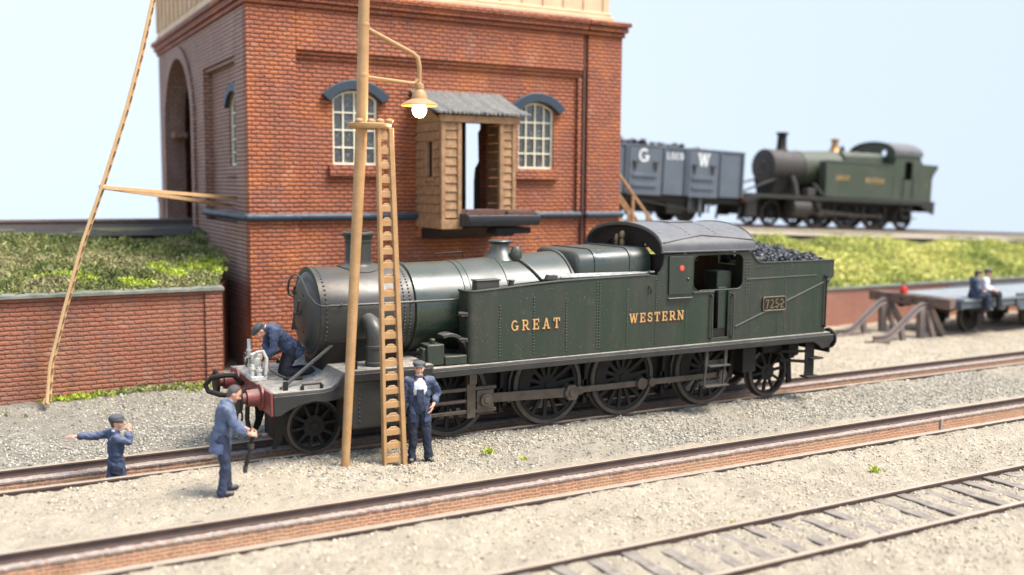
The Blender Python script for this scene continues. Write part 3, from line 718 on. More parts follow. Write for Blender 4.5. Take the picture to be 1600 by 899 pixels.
for a in WINS:
    window(*a, XZ, BY0+.20, 4, 4); archhead(a[0], a[1], a[3], a[4], XZ, BY0+.0, BY0+.145)
    MB().box(a[0]-a[1]/2-.12, a[0]+a[1]/2+.12, BY0+.02, BY0+.26, a[2]-.26, a[2]-.004).build('window_sill', M['brick'], B, uv=True, bev=.02)
window(*YW[0], YZ, BX0+.27, 3, 5); archhead(YW[0][0], YW[0][1], YW[0][3], YW[0][4], YZ, BX0+.12, BX0+.225, .22, .06)
MB().box(BX0+.14, BX0+.3, 7.3, 8.6, 4.36, 4.616).build('window_sill', M['brick_grey'], B, uv=True, bev=.02)
# tank
TK = MB(); TK.box(BX0+.02, BX1-.18, BY0+.36, BY1-.2, 8.385, 10.4); tk = TK.build('tank', M['tank_tan'], B, bev=.02)
mb = MB()
for z0, z1, e in ((8.386, 8.56, .09), (8.56, 8.66, .05)): mb.box(BX0+.02-e, BX1-.18+e, BY0+.36-e, BY1-.2+e, z0, z1)
mb.build('tank_plinth', M['tank_tan'], tk, bev=.03)
mb = MB()
for i in range(17):
    y = BY0+.5+i*.61; mb.box(BX0-.05, BX0+.03, y, y+.2, 8.661, 10.4)
for i in range(16):
    x = BX0+.3+i*.6; mb.box(x-.02, x+.02, BY0+.33, BY0+.365, 8.661, 10.4)
mb.build('tank_rib', M['tank_tan'], tk, bev=.012)
# timber tipping hut on the front wall
h = B
X0, X1, Y0, Y1, Z0 = 4.70, 6.56, 4.78, BY0+.135, 3.27
mb = MB()
for x, y in ((X0-.02, Y0-.02), (X1-.08, Y0-.02), (X0+.38, Y0-.03), (X1-.41, Y0-.03)): mb.box(x, x+.1, y-.03, y+.08, Z0, 5.62)
mb.box(X0-.033, X0+.5, Y0-.068, Y0+.1, Z0-.053, Z0+.16)
mb.box(X0-.04, X0+.06, Y0+.05, Y1, Z0-.05, Z0+.1)
mb.box(X0-.06, X1+.10, Y0-.1, Y0+.02, 5.60, 5.76)
mb.box(X0-.05, X0-.01, Y0+.34, Y0+.40, 4.36, 5.18); mb.box(X0-.05, X0-.01, Y0+.74, Y0+.80, 4.36, 5.18); mb.box(X0-.07, X0-.01, Y0+.30, Y0+.84, 4.28, 4.36); mb.box(X0-.06, X0-.01, Y0+.30, Y0+.84, 5.18, 5.28)
hut = mb.build('tipping_hut', M['tan_wood'], B, bev=.012)
def planks(u0, u1, z0, z1, face, d, n, hole=None):
    """lapped boards; face 'x' at x=d looking to -x, 'y' at y=d looking to -y"""
    hh = (z1-z0)/n; mb = MB()
    for i in range(n):
        a, b = z0+i*hh, z0+(i+1)*hh-.012
        spans = [(u0, u1)]
        if hole and b > hole[2] and a < hole[3]: spans = [(u0, hole[0]), (hole[1], u1)]
        for s0, s1 in spans:
            if face == 'y':
                vs = [(s0, d-.035, a), (s1, d-.035, a), (s1, d-.008, b), (s0, d-.008, b), (s0, d+.04, a), (s1, d+.04, a), (s1, d+.04, b), (s0, d+.04, b)]
            else:
                vs = [(d-.035, s1, a), (d-.035, s0, a), (d-.008, s0, b), (d-.008, s1, b), (d+.04, s1, a), (d+.04, s0, a), (d+.04, s0, b), (d+.04, s1, b)]
            mb.add(vs, [(0, 1, 2, 3), (0, 4, 5, 1), (3, 2, 6, 7), (4, 7, 6, 5), (0, 3, 7, 4), (1, 5, 6, 2)])
    mb.build('hut_wall', M['tan_wood'], hut, smooth=0)
planks(X0+.09, X0+.40, Z0+.2, 5.62, 'y', Y0, 11); planks(X1-.34, X1-.09, Z0+.3, 5.62, 'y', Y0, 11)
planks(Y0+.09, Y1, Z0+.1, 5.62, 'x', X0, 11, (Y0+.40, Y0+.74, 4.42, 5.12))
planks(Y0+.09, Y1, Z0+.1, 5.62, 'x', X1+.0, 11)
for x in (X0, X1-.05): MB().prism([(Y0, 5.62), (Y1, 5.62), (Y1, 6.25)], x, x+.05, lambda u, v, w: (w, u, v)).build('gable', M['tan_wood'], hut, smooth=0)
mb = MB(); n = 42; nx = [X0-.18+(X1-X0+.52)*i/(n*2) for i in range(n*2+1)]       # corrugated sheets
rows = []
for i, x in enumerate(nx):
    k = .02*math.sin(i*PI/2)+.005*rnd.uniform(-1, 1); j = .03*rnd.uniform(-1, 1)
    rows.append([mb.bm.verts.new((x, y+(j if y < 5 else 0), z+k+d)) for d in (0, -.05) for y, z in ((Y0-.2, 5.83), (5.2, 6.0), (5.6, 6.17), (Y1, 6.40))])
for a, b in zip(rows, rows[1:]):
    for q in range(3):
        mb.bm.faces.new([a[q], b[q], b[q+1], a[q+1]]); mb.bm.faces.new([a[4+q+1], b[4+q+1], b[4+q], a[4+q]])
    mb.bm.faces.new([a[0], a[4], b[4], b[0]])
for r in (rows[0], rows[-1]): mb.bm.faces.new([r[0], r[1], r[2], r[3], r[7], r[6], r[5], r[4]])
bmesh.ops.recalc_face_normals(mb.bm, faces=mb.bm.faces)
mb.build('hut_roof', M['roof_grey'], hut, smooth=30)
# tipping tray
mb = MB()
pr = [(4.25, 3.40), (4.33, 3.29), (4.9, 3.27), (4.9, 3.46), (4.42, 3.46), (4.36, 3.54), (4.25, 3.54)]
mb.prism(pr, 5.13, 6.98, lambda u, v, w: (w, u, v))
mb.box(5.1, 6.9, 4.9, 6.0, 3.28, 3.47)
for x in (5.13, 6.93): mb.box(x, x+.06, 4.36, 4.9, 3.44, 3.58)
tr = mb.build('tipping_tray', M['tray'], hut, bev=.02)
mb = MB()
for y in (4.50, 4.86): mb.box(5.2, 6.95, y, y+.05, 3.54, 3.66)
for i in range(8): mb.bar((5.25+.22*i, 4.45, 3.49), (5.35+.22*i, 4.95, 3.52), .07, .05)
mb.box(6.2, 6.8, 4.42, 4.6, 3.55, 3.63)
mb.build('tray_rail', M['rust'], hut, bev=.006)
mb = MB(); mb.prism([(4.75, 3.25), (5.99, 3.25), (5.99, 2.95), (5.2, 3.0)], 4.75, 6.75, lambda u, v, w: (w, u, v)); mb.box(5.95, 6.85, 4.5, 5.2, 3.1, 3.25)
mb.build('soffit', M['black'], hut, bev=.01)
# stairs against the right end
st = thing('timber_stairs', 'tan timber stairs with handrails dropping beside the right end of the brick building', 'stairs', (0, 0, 0))
ya, yb = 7.55, 8.45; sx, sz, ex, ez = 11.2, 3.55, 13.0, 1.75
for y in (ya, yb):
    MB().bar((sx, y, sz-.1), (ex, y, ez-.1), .06, .24).build('stringer', M['tan_wood'], st, bev=.01)
    mb = MB(); mb.bar((BX1, y, sz+1.1), (sx+.25, y, sz+1.02), .07, .08); mb.bar((sx+.2, y, sz+1.05), (ex, y, ez+1.05), .07, .08); mb.bar((sx+.2, y, sz+.5), (ex, y, ez+.5), .06, .06)
    mb.build('handrail', M['tan_wood'], st, bev=.01)
    for i in range(4):
        k = i/3; x = sx+.22+(ex-sx-.22)*k; z = sz-.1-(sz-ez)*k
        MB().box(x-.04, x+.04, y-.035, y+.035, z-.2, z+1.12).build('post', M['tan_wood'], st, bev=.008)
for i in range(9): x = sx+.1+.2*i; z = sz-.05-.2*i; MB().box(x-.13, x+.13, ya+.04, yb-.04, z-.02, z+.03).build('tread', M['tan_wood'], st)
MB().box(BX1-.002, sx+.2, ya-.05, yb+.05, sz-.06, sz).build('landing', M['tan_wood'], st, bev=.01)
for y in (ya, yb): MB().box(sx-.05, sx+.05, y-.05, y+.05, 1.4, sz-.06).build('post', M['tan_wood'], st)

# ------------------------------------------------------------------ bowed iron ladder propped at the left
ld = thing('leaning_ladder', 'thin bowed tan ladder rising past the left retaining wall, tied to the building', 'ladder', (0, 0, 0))
LP = [(-1.02, 4.7, 8.9), (-1.253, 4.7, 8.009), (-1.567, 4.7, 6.679), (-1.848, 4.7, 5.651), (-2.099, 4.7, 4.866), (-2.347, 4.7, 4.108), (-2.715, 4.7, 3.068), (-3.09, 4.7, 1.759), (-3.342, 4.7, .81), (-3.40, 4.66, .3), (-3.42, 4.6, .12)]
LP = [V(p) for p in LP]
dv = V((.060, .16, 0))
for s in (-1, 1): MB().tube([p+dv*s*.5 for p in LP], .030, 6).build('stile', M['tan'], ld)
for a, b in zip(LP, LP[1:]):
    L = (b-a).length; n = max(1, int(L/.22))
    for i in range(n):
        p = a.lerp(b, (i+.5)/n); MB().bar(p-dv*.5, p+dv*.5, .05, .11, up=(b-a)).build('rung', M['rung'], ld)
mb = MB().tube([(-3.42, 4.6, .12), (-3.48, 4.56, .06), (-3.50, 4.58, .12), (-3.46, 4.6, .2)], .035, 6); mb.build('hook', M['tan'], ld)
p = V((-2.347, 4.7, 4.108))
for q in ((BX0+.23, 7.6, 3.86), (BX0+.23, 8.6, 3.68)): MB().bar(p, q, .045, .075).build('tie_bar', M['tan'], ld, bev=.006)
MB().ball(p, .07, 2).build('clamp', M['tan'], ld)

# ------------------------------------------------------------------ yard lamp with its ladder
lm = thing('yard_lamp', 'tan lamp post with lit hooded lamp, small platform and long ladder before the engine', 'lamp', (.2, -1.48, 0))
base = V((.2, -1.48, 0)); R_ = lambda x, y, z: V((x, y, z))-base
mb = MB(); mb.tube([R_(.2, -1.48, -.1), R_(.21, -1.48, .1), R_(.506, -1.48, 5.076), R_(.53, -1.48, 5.9), R_(.557, -1.48, 6.9), R_(.60, -1.48, 8.6)], [.068, .066, .086, .084, .080, .07], 14)
mb.build('post', M['tan_lamp'], lm)
mb = MB(); mb.tube([R_(.545, -1.48, 6.52), R_(.60, -1.48, 6.46), R_(1.33, -1.46, 6.16), R_(1.41, -1.46, 6.10), R_(1.435, -1.46, 5.98), R_(1.435, -1.46, 5.70)], .035, 10)
mb.tube([R_(.53, -1.48, 5.80), R_(.60, -1.48, 5.765), R_(1.32, -1.46, 5.715), R_(1.37, -1.46, 5.73), R_(1.40, -1.46, 5.79)], .030, 10)
mb.ball(R_(.55, -1.48, 6.51), .088, 2, (1, 1, 1.2)); mb.ball(R_(.53, -1.48, 5.79), .092, 2, (1, 1, 1.2))
mb.build('bracket', M['tan_lamp'], lm)
lp = R_(1.435, -1.46, 5.42)
sh = MB().lathe([(.035, .31), (.06, .30), (.075, .24), (.065, .21), (.10, .17), (.115, .10), (.12, .07), (.16, .055), (.27, .0), (.285, -.02), (.275, -.03), (.15, .03), (.09, .05), (.0, .05)], lp, (0, 0, 1), 32).build('lamp_shade', M['tan_lamp'], lm)
m, nt_, b_ = nmat('lit_bulb'); b_.inputs['Emission Color'].default_value = (1, .70, .32, 1); b_.inputs['Emission Strength'].default_value = 2.2; b_.inputs['Base Color'].default_value = (1, .9, .7, 1)
MB().lathe([(.0, -.205), (.055, -.197), (.095, -.16), (.115, -.10), (.108, -.045), (.09, -.005), (.06, .03)], lp, (0, 0, 1), 24).build('bulb', m, sh)
L_ = bpy.data.lights.new('lamp_light', 'POINT'); L_.energy = 45; L_.color = (1, .62, .25); L_.shadow_soft_size = .1
lo_ = bpy.data.objects.new('lamp_light', L_); COL.objects.link(lo_); lo_.location = lp+V((0, 0, -.27)); lo_.parent = lm
mb = MB(); mb.lathe([(0, -.04), (.27, -.04), (.30, -.01), (.30, .03), (.26, .045), (0, .045)], (0, 0, 0), (0, 0, 1), 28)
for v in mb.bm.verts: v.co = V((v.co.x*1.10, v.co.y*.8, v.co.z))+R_(.62, -1.5, 5.06)
for x, z in ((.42, 5.12), (.74, 5.125), (.88, 5.13), (.6, 5.12)): mb.ball(R_(x, -1.62, z), .055, 2, (1.2, 1, .8))
mb.build('platform', M['tan_lamp'], lm)
t0, t1 = V((.80, -1.62, 5.03))-base, V((.925, -1.66, -.08))-base
w0, w1 = .095, .155
for s, wd in ((-1, .055), (1, .075)):
    MB().bar(t0+V((s*w0, 0, 0)), t1+V((s*w1, s*-.01, 0)), wd, .10, up=(0, 1, 0)).build('ladder_stile', M['tan_lamp'], lm, bev=.01)
for i in range(24):
    k = (i+.6)/24.2; p = t0.lerp(t1, k); ww = w0+(w1-w0)*k-.02
    mb = MB(); mb.bar(p-V((ww, 0, 0)), p+V((ww, 0, 0)), .05, .095); mb.prism([(p.x-ww, p.z+.03), (p.x+ww, p.z+.03), (p.x+ww*.3, p.z+.085), (p.x-ww*.3, p.z+.085)], p.y-.015, p.y+.015)
    mb.build('ladder_rung', M['tan_lamp'], lm, bev=.006)
M["cream_metal"] = wmat("pale_metal", (.62, .60, .52), (.42, .40, .35), .45, 9, 60, .2, metal=.2)
# ------------------------------------------------------------------ shared engine pieces
def wheel(r, ns, parent, x, y, s, pin=None, hubr=None, name='wheel', weight=False):
    """spoked wheel at (x, y, r) on its axle; s = -1 faces -y. Its tyre is a sub-part"""
    hubr = hubr or r*.24
    mb = MB()
    mb.lathe([(0, .055), (hubr*.35, .055), (hubr*.4, .035), (hubr, .03), (hubr, -.05), (0, -.05)], (0, 0, 0), (0, -1, 0), 24)
    for i in range(ns):
        a = 2*PI*i/ns+.12
        d = V((math.cos(a), 0, math.sin(a)))
        mb.bar(d*hubr*.85, d*(r*.86), .055*r/.68+.012, .05, up=(0, 1, 0))
    mb.lathe([(r*.80, .02), (r*.90, .02), (r*.90, -.045), (r*.80, -.045), (r*.80, .02)], (0, 0, 0), (0, -1, 0), 40)
    if pin is not None:
        mb.cyl((pin[0], -.03, pin[1]), (pin[0], .05, pin[1]), .15, n=20)
        mb.bar((0, -.01, 0), (pin[0], -.01, pin[1]), .05, .22, up=(0, 0, 1))
        if weight:
            p = V((pin[0], 0, pin[1])).normalized(); a0 = math.atan2(-p.z, -p.x)
            poly = [(r*.83*math.cos(a0+k*.12), r*.83*math.sin(a0+k*.12)) for k in range(-6, 7)]+[(r*.52*math.cos(a0+k*.14), r*.52*math.sin(a0+k*.14)) for k in range(4, -5, -1)]
            mb.prism(poly, -.03, .04)
    if ns == 0: mb.lathe([(hubr, .01), (r*.85, -.01), (r*.85, -.04), (hubr, -.04)], (0, 0, 0), (0, -1, 0), 32)
    o = mb.build(name, M['wheel'], parent, smooth=35)
    o.location = (x, y, r)
    ty = MB().lathe([(r*.89, .045), (r*.985, .045), (r, .035), (r*1.0, -.07), (r*1.045, -.085), (r*1.05, -.105), (r*.89, -.105), (r*.89, .045)], (0, 0, 0), (0, -1, 0), 56).build('tyre', M['tyre'], o, smooth=35)
    if s > 0: o.rotation_euler = (0, 0, PI)
    return o
M['chimney'] = wmat('chimney_black', (.026, .028, .022), (.02, .02, .017), .4, 4, 60, .1, dust=.3, dustc=(.2, .2, .17))
def rivets(pts, r=.012, axis='y', mat='engine', parent=None, dirs=None, name='rivets', m='green'):
    mb = MB(); r = r*1.45
    for i, p in enumerate(pts):
        d = V(dirs[i]) if dirs else V((0, -1, 0))
        mb.lathe([(r, 0), (r*.75, r*.6), (0, r*.85)], p, d, 6)
    return mb.build(name, M[m], parent, smooth=80)
def vrow(x, z0, z1, y, st=.05): return [(x, y, z0+st*i) for i in range(int((z1-z0)/st)+1)]
def ringpts(x, r, zc, a0, a1, st=.075):
    n = int(r*(a1-a0)/st); P, D = [], []
    for i in range(n+1):
        a = a0+(a1-a0)*i/n; d = V((0, math.cos(a), math.sin(a))); P.append(V((x, 0, zc))+d*r); D.append(d)
    return P, D
def band(parent, x, r, zc, w=.05, h=.012, mat='boiler_green', name='boiler_band', r2=None):
    r2 = r2 or r
    return MB().lathe([(r, -w/2), (r+h, -w/2+.008), (r2+h, w/2-.008), (r2, w/2)], (x, 0, zc), (1, 0, 0), 56).build(name, M[mat], parent)
def rounded(x0, x1, z0, z1, r, n=5):
    P = []
    for cx, cz, a in ((x1-r, z1-r, 0), (x0+r, z1-r, 90), (x0+r, z0+r, 180), (x1-r, z0+r, 270)):
        P += [(cx+r*math.cos(math.radians(a+90*i/n)), cz+r*math.sin(math.radians(a+90*i/n))) for i in range(n+1)]
    return P
def buffer(parent, x, y, z, d, L=.42, mat='beam_red'):
    """buffer whose head looks along d (-1 front, 1 rear)"""
    o = MB().lathe([(.20, 0), (.20, .03), (.135, .05), (.125, L*.62), (.10, L*.63), (.085, L*.65), (.075, L-.05), (.0, L-.05)], (x, y, z), (d, 0, 0), 24).build('buffer', M[mat], parent, smooth=35)
    MB().lathe([(0, L-.06), (.20, L-.05), (.215, L-.02), (.20, L), (.0, L+.025)], (x, y, z), (d, 0, 0), 28).build('buffer_head', M['engine_black'], o, smooth=35)
    return o
def cabroof(x0, x1, zc, ze, hw, n=18):
    """arched shell from eave height ze to crown zc"""
    P = []
    for th in (0, .045):
        row = [((hw-th)*math.sin(-PI/2+PI*i/n), ze+(zc-th-ze)*math.cos(-PI/2+PI*i/n)**.8 if 0 < i < n else ze) for i in range(n+1)]
        P.append(row)
    return MB().prism(P[0]+P[1][::-1], x0, x1, lambda u, v, w: (w, u, v))

# ------------------------------------------------------------------ the large tank engine
E = thing('tank_engine', 'large weathered dark green tank engine lettered in gold, numbered 7252', 'steam engine', (0, 0, 0))
ZC = 2.15
# frames and the dark bulk between the wheels
mb = MB()
for s in (-1, 1): mb.prism([(-.78, .85), (-.78, 1.12), (10.45, 1.28), (10.45, .75), (9.9, .62), (8.6, .55), (2.2, .42), (1.2, .40), (.6, .75), (-.3, .80)], s*.44-.03, s*.44+.03)
mb.box(1.3, 9.0, -.40, .40, .55, 1.26); mb.box(-.4, 1.3, -.35, .35, .7, 1.1); mb.box(9.0, 10.3, -.4, .4, .8, 1.3)
mb.box(4.6, 6.9, -.42, .42, .28, .6)
mb.box(-.5, .55, -.42, .42, .16, .72); mb.box(9.3, 9.6, -.42, .42, .3, .6)
mb.build('frame', M['engine_black'], E)
# footplate
top = [(-.80, 1.145), (-.05, 1.145), (.08, 1.165), (.17, 1.22), (.22, 1.30), (.27, 1.375), (1.76, 1.375), (1.765, 1.30), (10.52, 1.325)]
bot = [(10.52, 1.275), (1.80, 1.25), (1.72, 1.25), (1.72, 1.325), (.30, 1.325), (.26, 1.25), (.20, 1.15), (.10, 1.11), (-.05, 1.095), (-.80, 1.095)]
MB().prism(top+bot, -1.26, 1.26).build('footplate', [M['plate']], E, bev=.008, smooth=30)
vb = [(10.60, 1.16), (10.44, 1.02), (10.30, 1.0), (10.2, 1.08), (10.05, 1.155), (5., 1.165), (1.80, 1.14), (1.76, 1.20), (.40, 1.20), (.36, 1.08), (.30, 1.02), (.18, .965), (.0, .945), (-.20, .97), (-.42, .93), (-.60, .86), (-.70, .80), (-.80, .80)]
for s in (-1, 1):
    y0, y1 = sorted((s*1.262, s*1.225))
    MB().prism([(p[0], p[1]-.052 if i not in (0,) else 1.09) for i, p in enumerate(top[:1])]+[(p[0], p[1]-.052) for p in top[1:6]]+[(1.74, 1.323), (1.75, 1.247), (10.52, 1.272), (10.60, 1.27)]+vb, y0, y1).build('valance', M['edge'], E, bev=.006)
mb = MB(); mb.box(-.845, -.803, -1.25, 1.25, .80, 1.15)
bm_ = mb.build('buffer_beam', M['beam_red'], E, bev=.01)
MB().box(10.53, 10.58, -1.2, 1.2, .9, 1.27).build('buffer_beam', M['engine_black'], E, bev=.01)
for s in (-1, 1):
    buffer(E, -.846, s*.74, 1.0, -1, .37); buffer(E, 10.581, s*.74, 1.10, 1, .46, 'engine_black')
# smokebox and boiler
MB().lathe([(.60, 0), (.70, .0), (.725, .03), (.725, 1.56), (.60, 1.56)], (.12, 0, ZC), (1, 0, 0), 64).build('smokebox', M['smokebox'], E, smooth=35)
P, D = ringpts(.20, .725, ZC, -.9, 4.0); rivets(P, .014, parent=E, dirs=D, m='smokebox')
P, D = ringpts(1.60, .727, ZC, -.9, 4.0, .06); rivets(P, .013, parent=E, dirs=D, m='smokebox')
P, D = ringpts(1.50, .727, ZC, -.9, 4.0, .06); rivets(P, .013, parent=E, dirs=D, m='smokebox')
dr = MB().lathe([(.66, .02), (.655, -.01), (.60, -.05), (.42, -.10), (.2, -.13), (0, -.14)], (.12, 0, ZC), (1, 0, 0), 56)
dr.lathe([(.735, .035), (.735, -.012), (.665, -.012), (.66, .035)], (.12, 0, ZC), (1, 0, 0), 56)
dr = dr.build('smokebox_door', M['smokebox'], E, smooth=35)
mb = MB()
for z in (.28, -.28):
    mb.bar((.04, .55, ZC+z), (.02, -.15, ZC+z), .035, .055); 
mb.cyl((.10, .62, ZC-.36), (.10, .62, ZC+.36), .028, n=8)
mb.build('hinge', M['engine_black'], dr, bev=.006)
mb = MB(); mb.cyl((.0, 0, ZC), (-.12, 0, ZC), .045, .03, 12); mb.bar((-.06, 0, ZC), (-.08, -.18, ZC+.22), .03, .03); mb.bar((-.10, 0, ZC), (-.12, .06, ZC-.28), .03, .03)
mb.build('door_handle', M['dark_iron'], dr, bev=.005)
mb = MB().prism([(-.42, 1.146), (.42, 1.146), (.52, 1.5), (.62, 1.75), (-.62, 1.75), (-.52, 1.5)], .2, 1.45, lambda u, v, w: (w, u, v)); mb.build('saddle', M['engine_black'], E, bev=.02)
MB().lathe([(.70, 1.68-.12+.0), (.748, 1.57), (.758, 2.5), (.88, 4.62), (.88, 4.66), (.5, 4.66)], (.12, 0, ZC), (1, 0, 0), 64).build('boiler', M['boiler_green'], E, smooth=35)
band(E, 1.72, .748, ZC, .06, .016); band(E, 2.62, .759, ZC, .06, .014); band(E, 2.72, .762, ZC, .035, .010); band(E, 3.42, .805, ZC, .05, .012, r2=.81); band(E, 4.70, .883, ZC, .07, .018)
# chimney
ch = MB().lathe([(.36, -.03), (.31, .0), (.255, .025), (.228, .06), (.216, .12), (.212, .40), (.224, .41), (.224, .435), (.216, .44), (.228, .50), (.265, .515), (.275, .545), (.265, .57), (.232, .585), (.20, .58), (.19, .3), (.0, .3)], (.98, 0, ZC+.705), (0, 0, 1), 44)
for v in ch.bm.verts:
    if v.co.z < ZC+.79: v.co.z = ZC+math.sqrt(max(.1, .735**2-v.co.y**2))+(v.co.z-(ZC+.67))*.55
ch.build('chimney', M['chimney'], E, smooth=40)
# safety valve cover with its clack box and feed pipe
sv = MB().lathe([(.34, -.05), (.27, .03), (.20, .10), (.165, .18), (.155, .23), (.20, .25), (.215, .275), (.20, .295), (.14, .30), (.0, .27)], (3.62, 0, ZC+.80), (0, 0, 1), 40).build('safety_valve', M['boiler_green'], E, smooth=40)
for s in (-1, 1):
    c = MB(); c.lathe([(.0, .20), (.06, .19), (.10, .13), (.105, .04), (.09, -.04), (.06, -.10), (.045, -.16), (0, -.16)], (3.78, s*.30, ZC+.80), (0, 0, 1), 20); c.build('clack_box', M['boiler_green'], sv)
    rr = .85
    pts = [(3.78, s*.31, ZC+.70)]+[(3.80+.05*k, s*math.sin(a)*rr*(1.0+.0*k), ZC+math.cos(a)*rr) for k, a in enumerate([.42, .55, .68, .8, .92, 1.02])]+[(4.16, s*.76, 2.57), (4.4, s*.80, 2.585), (4.75, s*.82, 2.60)]
    MB().tube(pts, .032, 8).build('feed_pipe', M['boiler_green'], E)
mb = MB(); mb.tube([(2.36, .05, 2.96), (2.38, .05, 3.03), (2.9, .05, 3.05), (2.92, .05, 2.96)], .016, 6); mb.build('lifting_rail', M['engine_black'], E)
# firebox
def belp(x, hw, zt, r): return [(x, y, z) for y, z in [(-hw, 2.2)]+[(-hw+r-r*math.cos(PI/2*i/7), zt-r+r*math.sin(PI/2*i/7)) for i in range(8)]+[(hw-r+r*math.sin(PI/2*i/7), zt-r+r*math.cos(PI/2*i/7)) for i in range(8)]+[(hw, 2.2)]]
def loft(mb, rows, cap=True):
    R = [[mb.bm.verts.new(p) for p in r] for r in rows]
    for a, b in zip(R, R[1:]):
        for i in range(len(a)):
            f = mb.bm.faces.new([a[i], a[(i+1) % len(a)], b[(i+1) % len(a)], b[i]])
    if cap: mb.bm.faces.new(R[0][::-1]); mb.bm.faces.new(R[-1])
    bmesh.ops.recalc_face_normals(mb.bm, faces=mb.bm.faces); return mb
FT = ZC+.92
fb = loft(MB(), [belp(4.74, .74, FT-.06, .30), belp(4.77, .78, FT-.02, .30), belp(4.82, .80, FT, .28), belp(6.22, .84, FT+.03, .24), belp(6.30, .84, FT+.03, .24)]).build('firebox', M['boiler_green'], E, smooth=40)
for x in (5.12, 5.86):
    k = (x-4.82)/1.4
    loft(MB(), [belp(x-.03, .805+.035*k, FT+.008+.03*k, .28-.04*k), belp(x-.025, .817+.035*k, FT+.02+.03*k, .285-.04*k), belp(x+.025, .818+.035*k, FT+.021+.03*k, .285-.04*k), belp(x+.03, .806+.035*k, FT+.009+.03*k, .28-.04*k)]).build('firebox_band', M['boiler_green'], fb, smooth=40)
MB().lathe([(.07, -.02), (.07, .02), (.045, .025), (.04, .05), (0, .055)], (5.30, -.62, FT-.06), (0, -.75, .66), 16).build('wash_plug', M['boiler_green'], fb)
# side tanks
ttop = [(2.42, 2.475), (2.9, 2.505), (3.6, 2.555), (4.1, 2.585), (4.7, 2.60), (6.02, 2.625)]
zt = lambda x: np.interp(x, [p[0] for p in ttop], [p[1] for p in ttop])
for s in (-1, 1):
    yo, yi = s*1.20, s*.82
    mb = MB()
    rr = .11; n = 5
    def sec(z):
        pl = [(6.199, yo), (6.199, yi), (2.42, yi)]
        pl += [(2.42+rr-rr*math.cos(PI/2*i/n), yo-s*rr+s*rr*math.sin(PI/2*i/n)) for i in range(n+1)]
        return pl
    lo_s, hi_s = sec(0), sec(1)
    xs = [2.9, 3.6, 4.1, 4.7, 5.4]
    low = [(x, y, 1.32) for x, y in lo_s]; hi = [(x, y, float(zt(x))) for x, y in hi_s]
    # insert extra points along the outer and inner edges so the top can slope in steps
    def ins(pl):
        out = [pl[0], pl[1]]+[(x, pl[1][1], pl[1][2] if pl is low else float(zt(x))) for x in xs[::-1]]+list(pl[2:])+[(x, pl[-1][1], pl[1][2] if pl is low else float(zt(x))) for x in xs]
        return out
    loft(mb, [ins(low), ins(hi)])
    tank = mb.build('side_tank', M['green'], E, smooth=30)
    mb = MB()
    edge = [(x, yo-s*.004, float(zt(x))+.012) for x in (6.0, 5.4, 4.7, 4.1, 3.6, 2.9, 2.53)]+[(2.45, yo-s*.04, 2.49), (2.42, yo-s*.11, 2.487), (2.415, yi, 2.487)]
    mb.tube(edge, .022, 8); mb.build('beading', M['green'], tank)
    mb = MB(); mb.box(2.62, 3.04, s*.98-.09, s*.98+.09, 2.48, 2.64); mb.box(2.60, 3.06, s*.98-.11, s*.98+.11, 2.641, 2.665)
    mb.cyl((3.30, s*1.0, 2.5), (3.30, s*1.0, 2.62), .05, n=8); mb.cyl((3.30, s*1.0, 2.62), (3.30, s*1.0, 2.64), .065, n=8)
    mb.build('tank_filler', M['smokebox'], tank, bev=.008)
    if s < 0:
        for x, z1 in ((2.98, 2.24), (3.63, 2.36), (4.27, 2.30), (4.90, 2.56), (5.54, 2.42), (6.17, 2.56)):
            P = vrow(x, 1.40, z1, yo, .052)
            if x in (4.90,): P += vrow(x+.05, 1.40, z1, yo, .052)
            rivets(P, .0135, parent=tank)
        letters('GREAT', 3.19, 4.13, 1.805, 1.985, yo-.004, M['gold'], tank, shade=M['letter_red'], gap=.42)
        letters('WESTERN', 5.58, 6.79, 1.795, 1.965, yo-.004, M['gold'], tank, shade=M['letter_red'], gap=.26)
        mb = MB()
        for z in (2.14, 1.72):                                # footsteps on the tank front
            mb.tube([(2.42, -1.04, z), (2.30, -1.06, z), (2.29, -1.12, z-.0), (2.40, -1.19, z)], .022, 6); mb.box(2.30, 2.42, -1.17, -1.03, z-.045, z-.025)
        mb.build('footstep', M['dark_iron'], tank)
        mb = MB(); mb.tube([(6.02, yo-.03, 2.30), (6.02, yo-.05, 2.36), (6.0, yo-.01, 2.44)], .012, 6); mb.build('lamp_iron', M['engine_black'], tank)
# cab
CF = 6.2
ctop = [(CF, 1.325), (8.40, 1.325), (8.40, 3.0)]+[(6.34, 2.99), (6.33, 2.90), (6.31, 2.80), (6.26, 2.71), (6.2, 2.652)]
win = rounded(7.0, 8.20, 2.30, 2.965, .14)
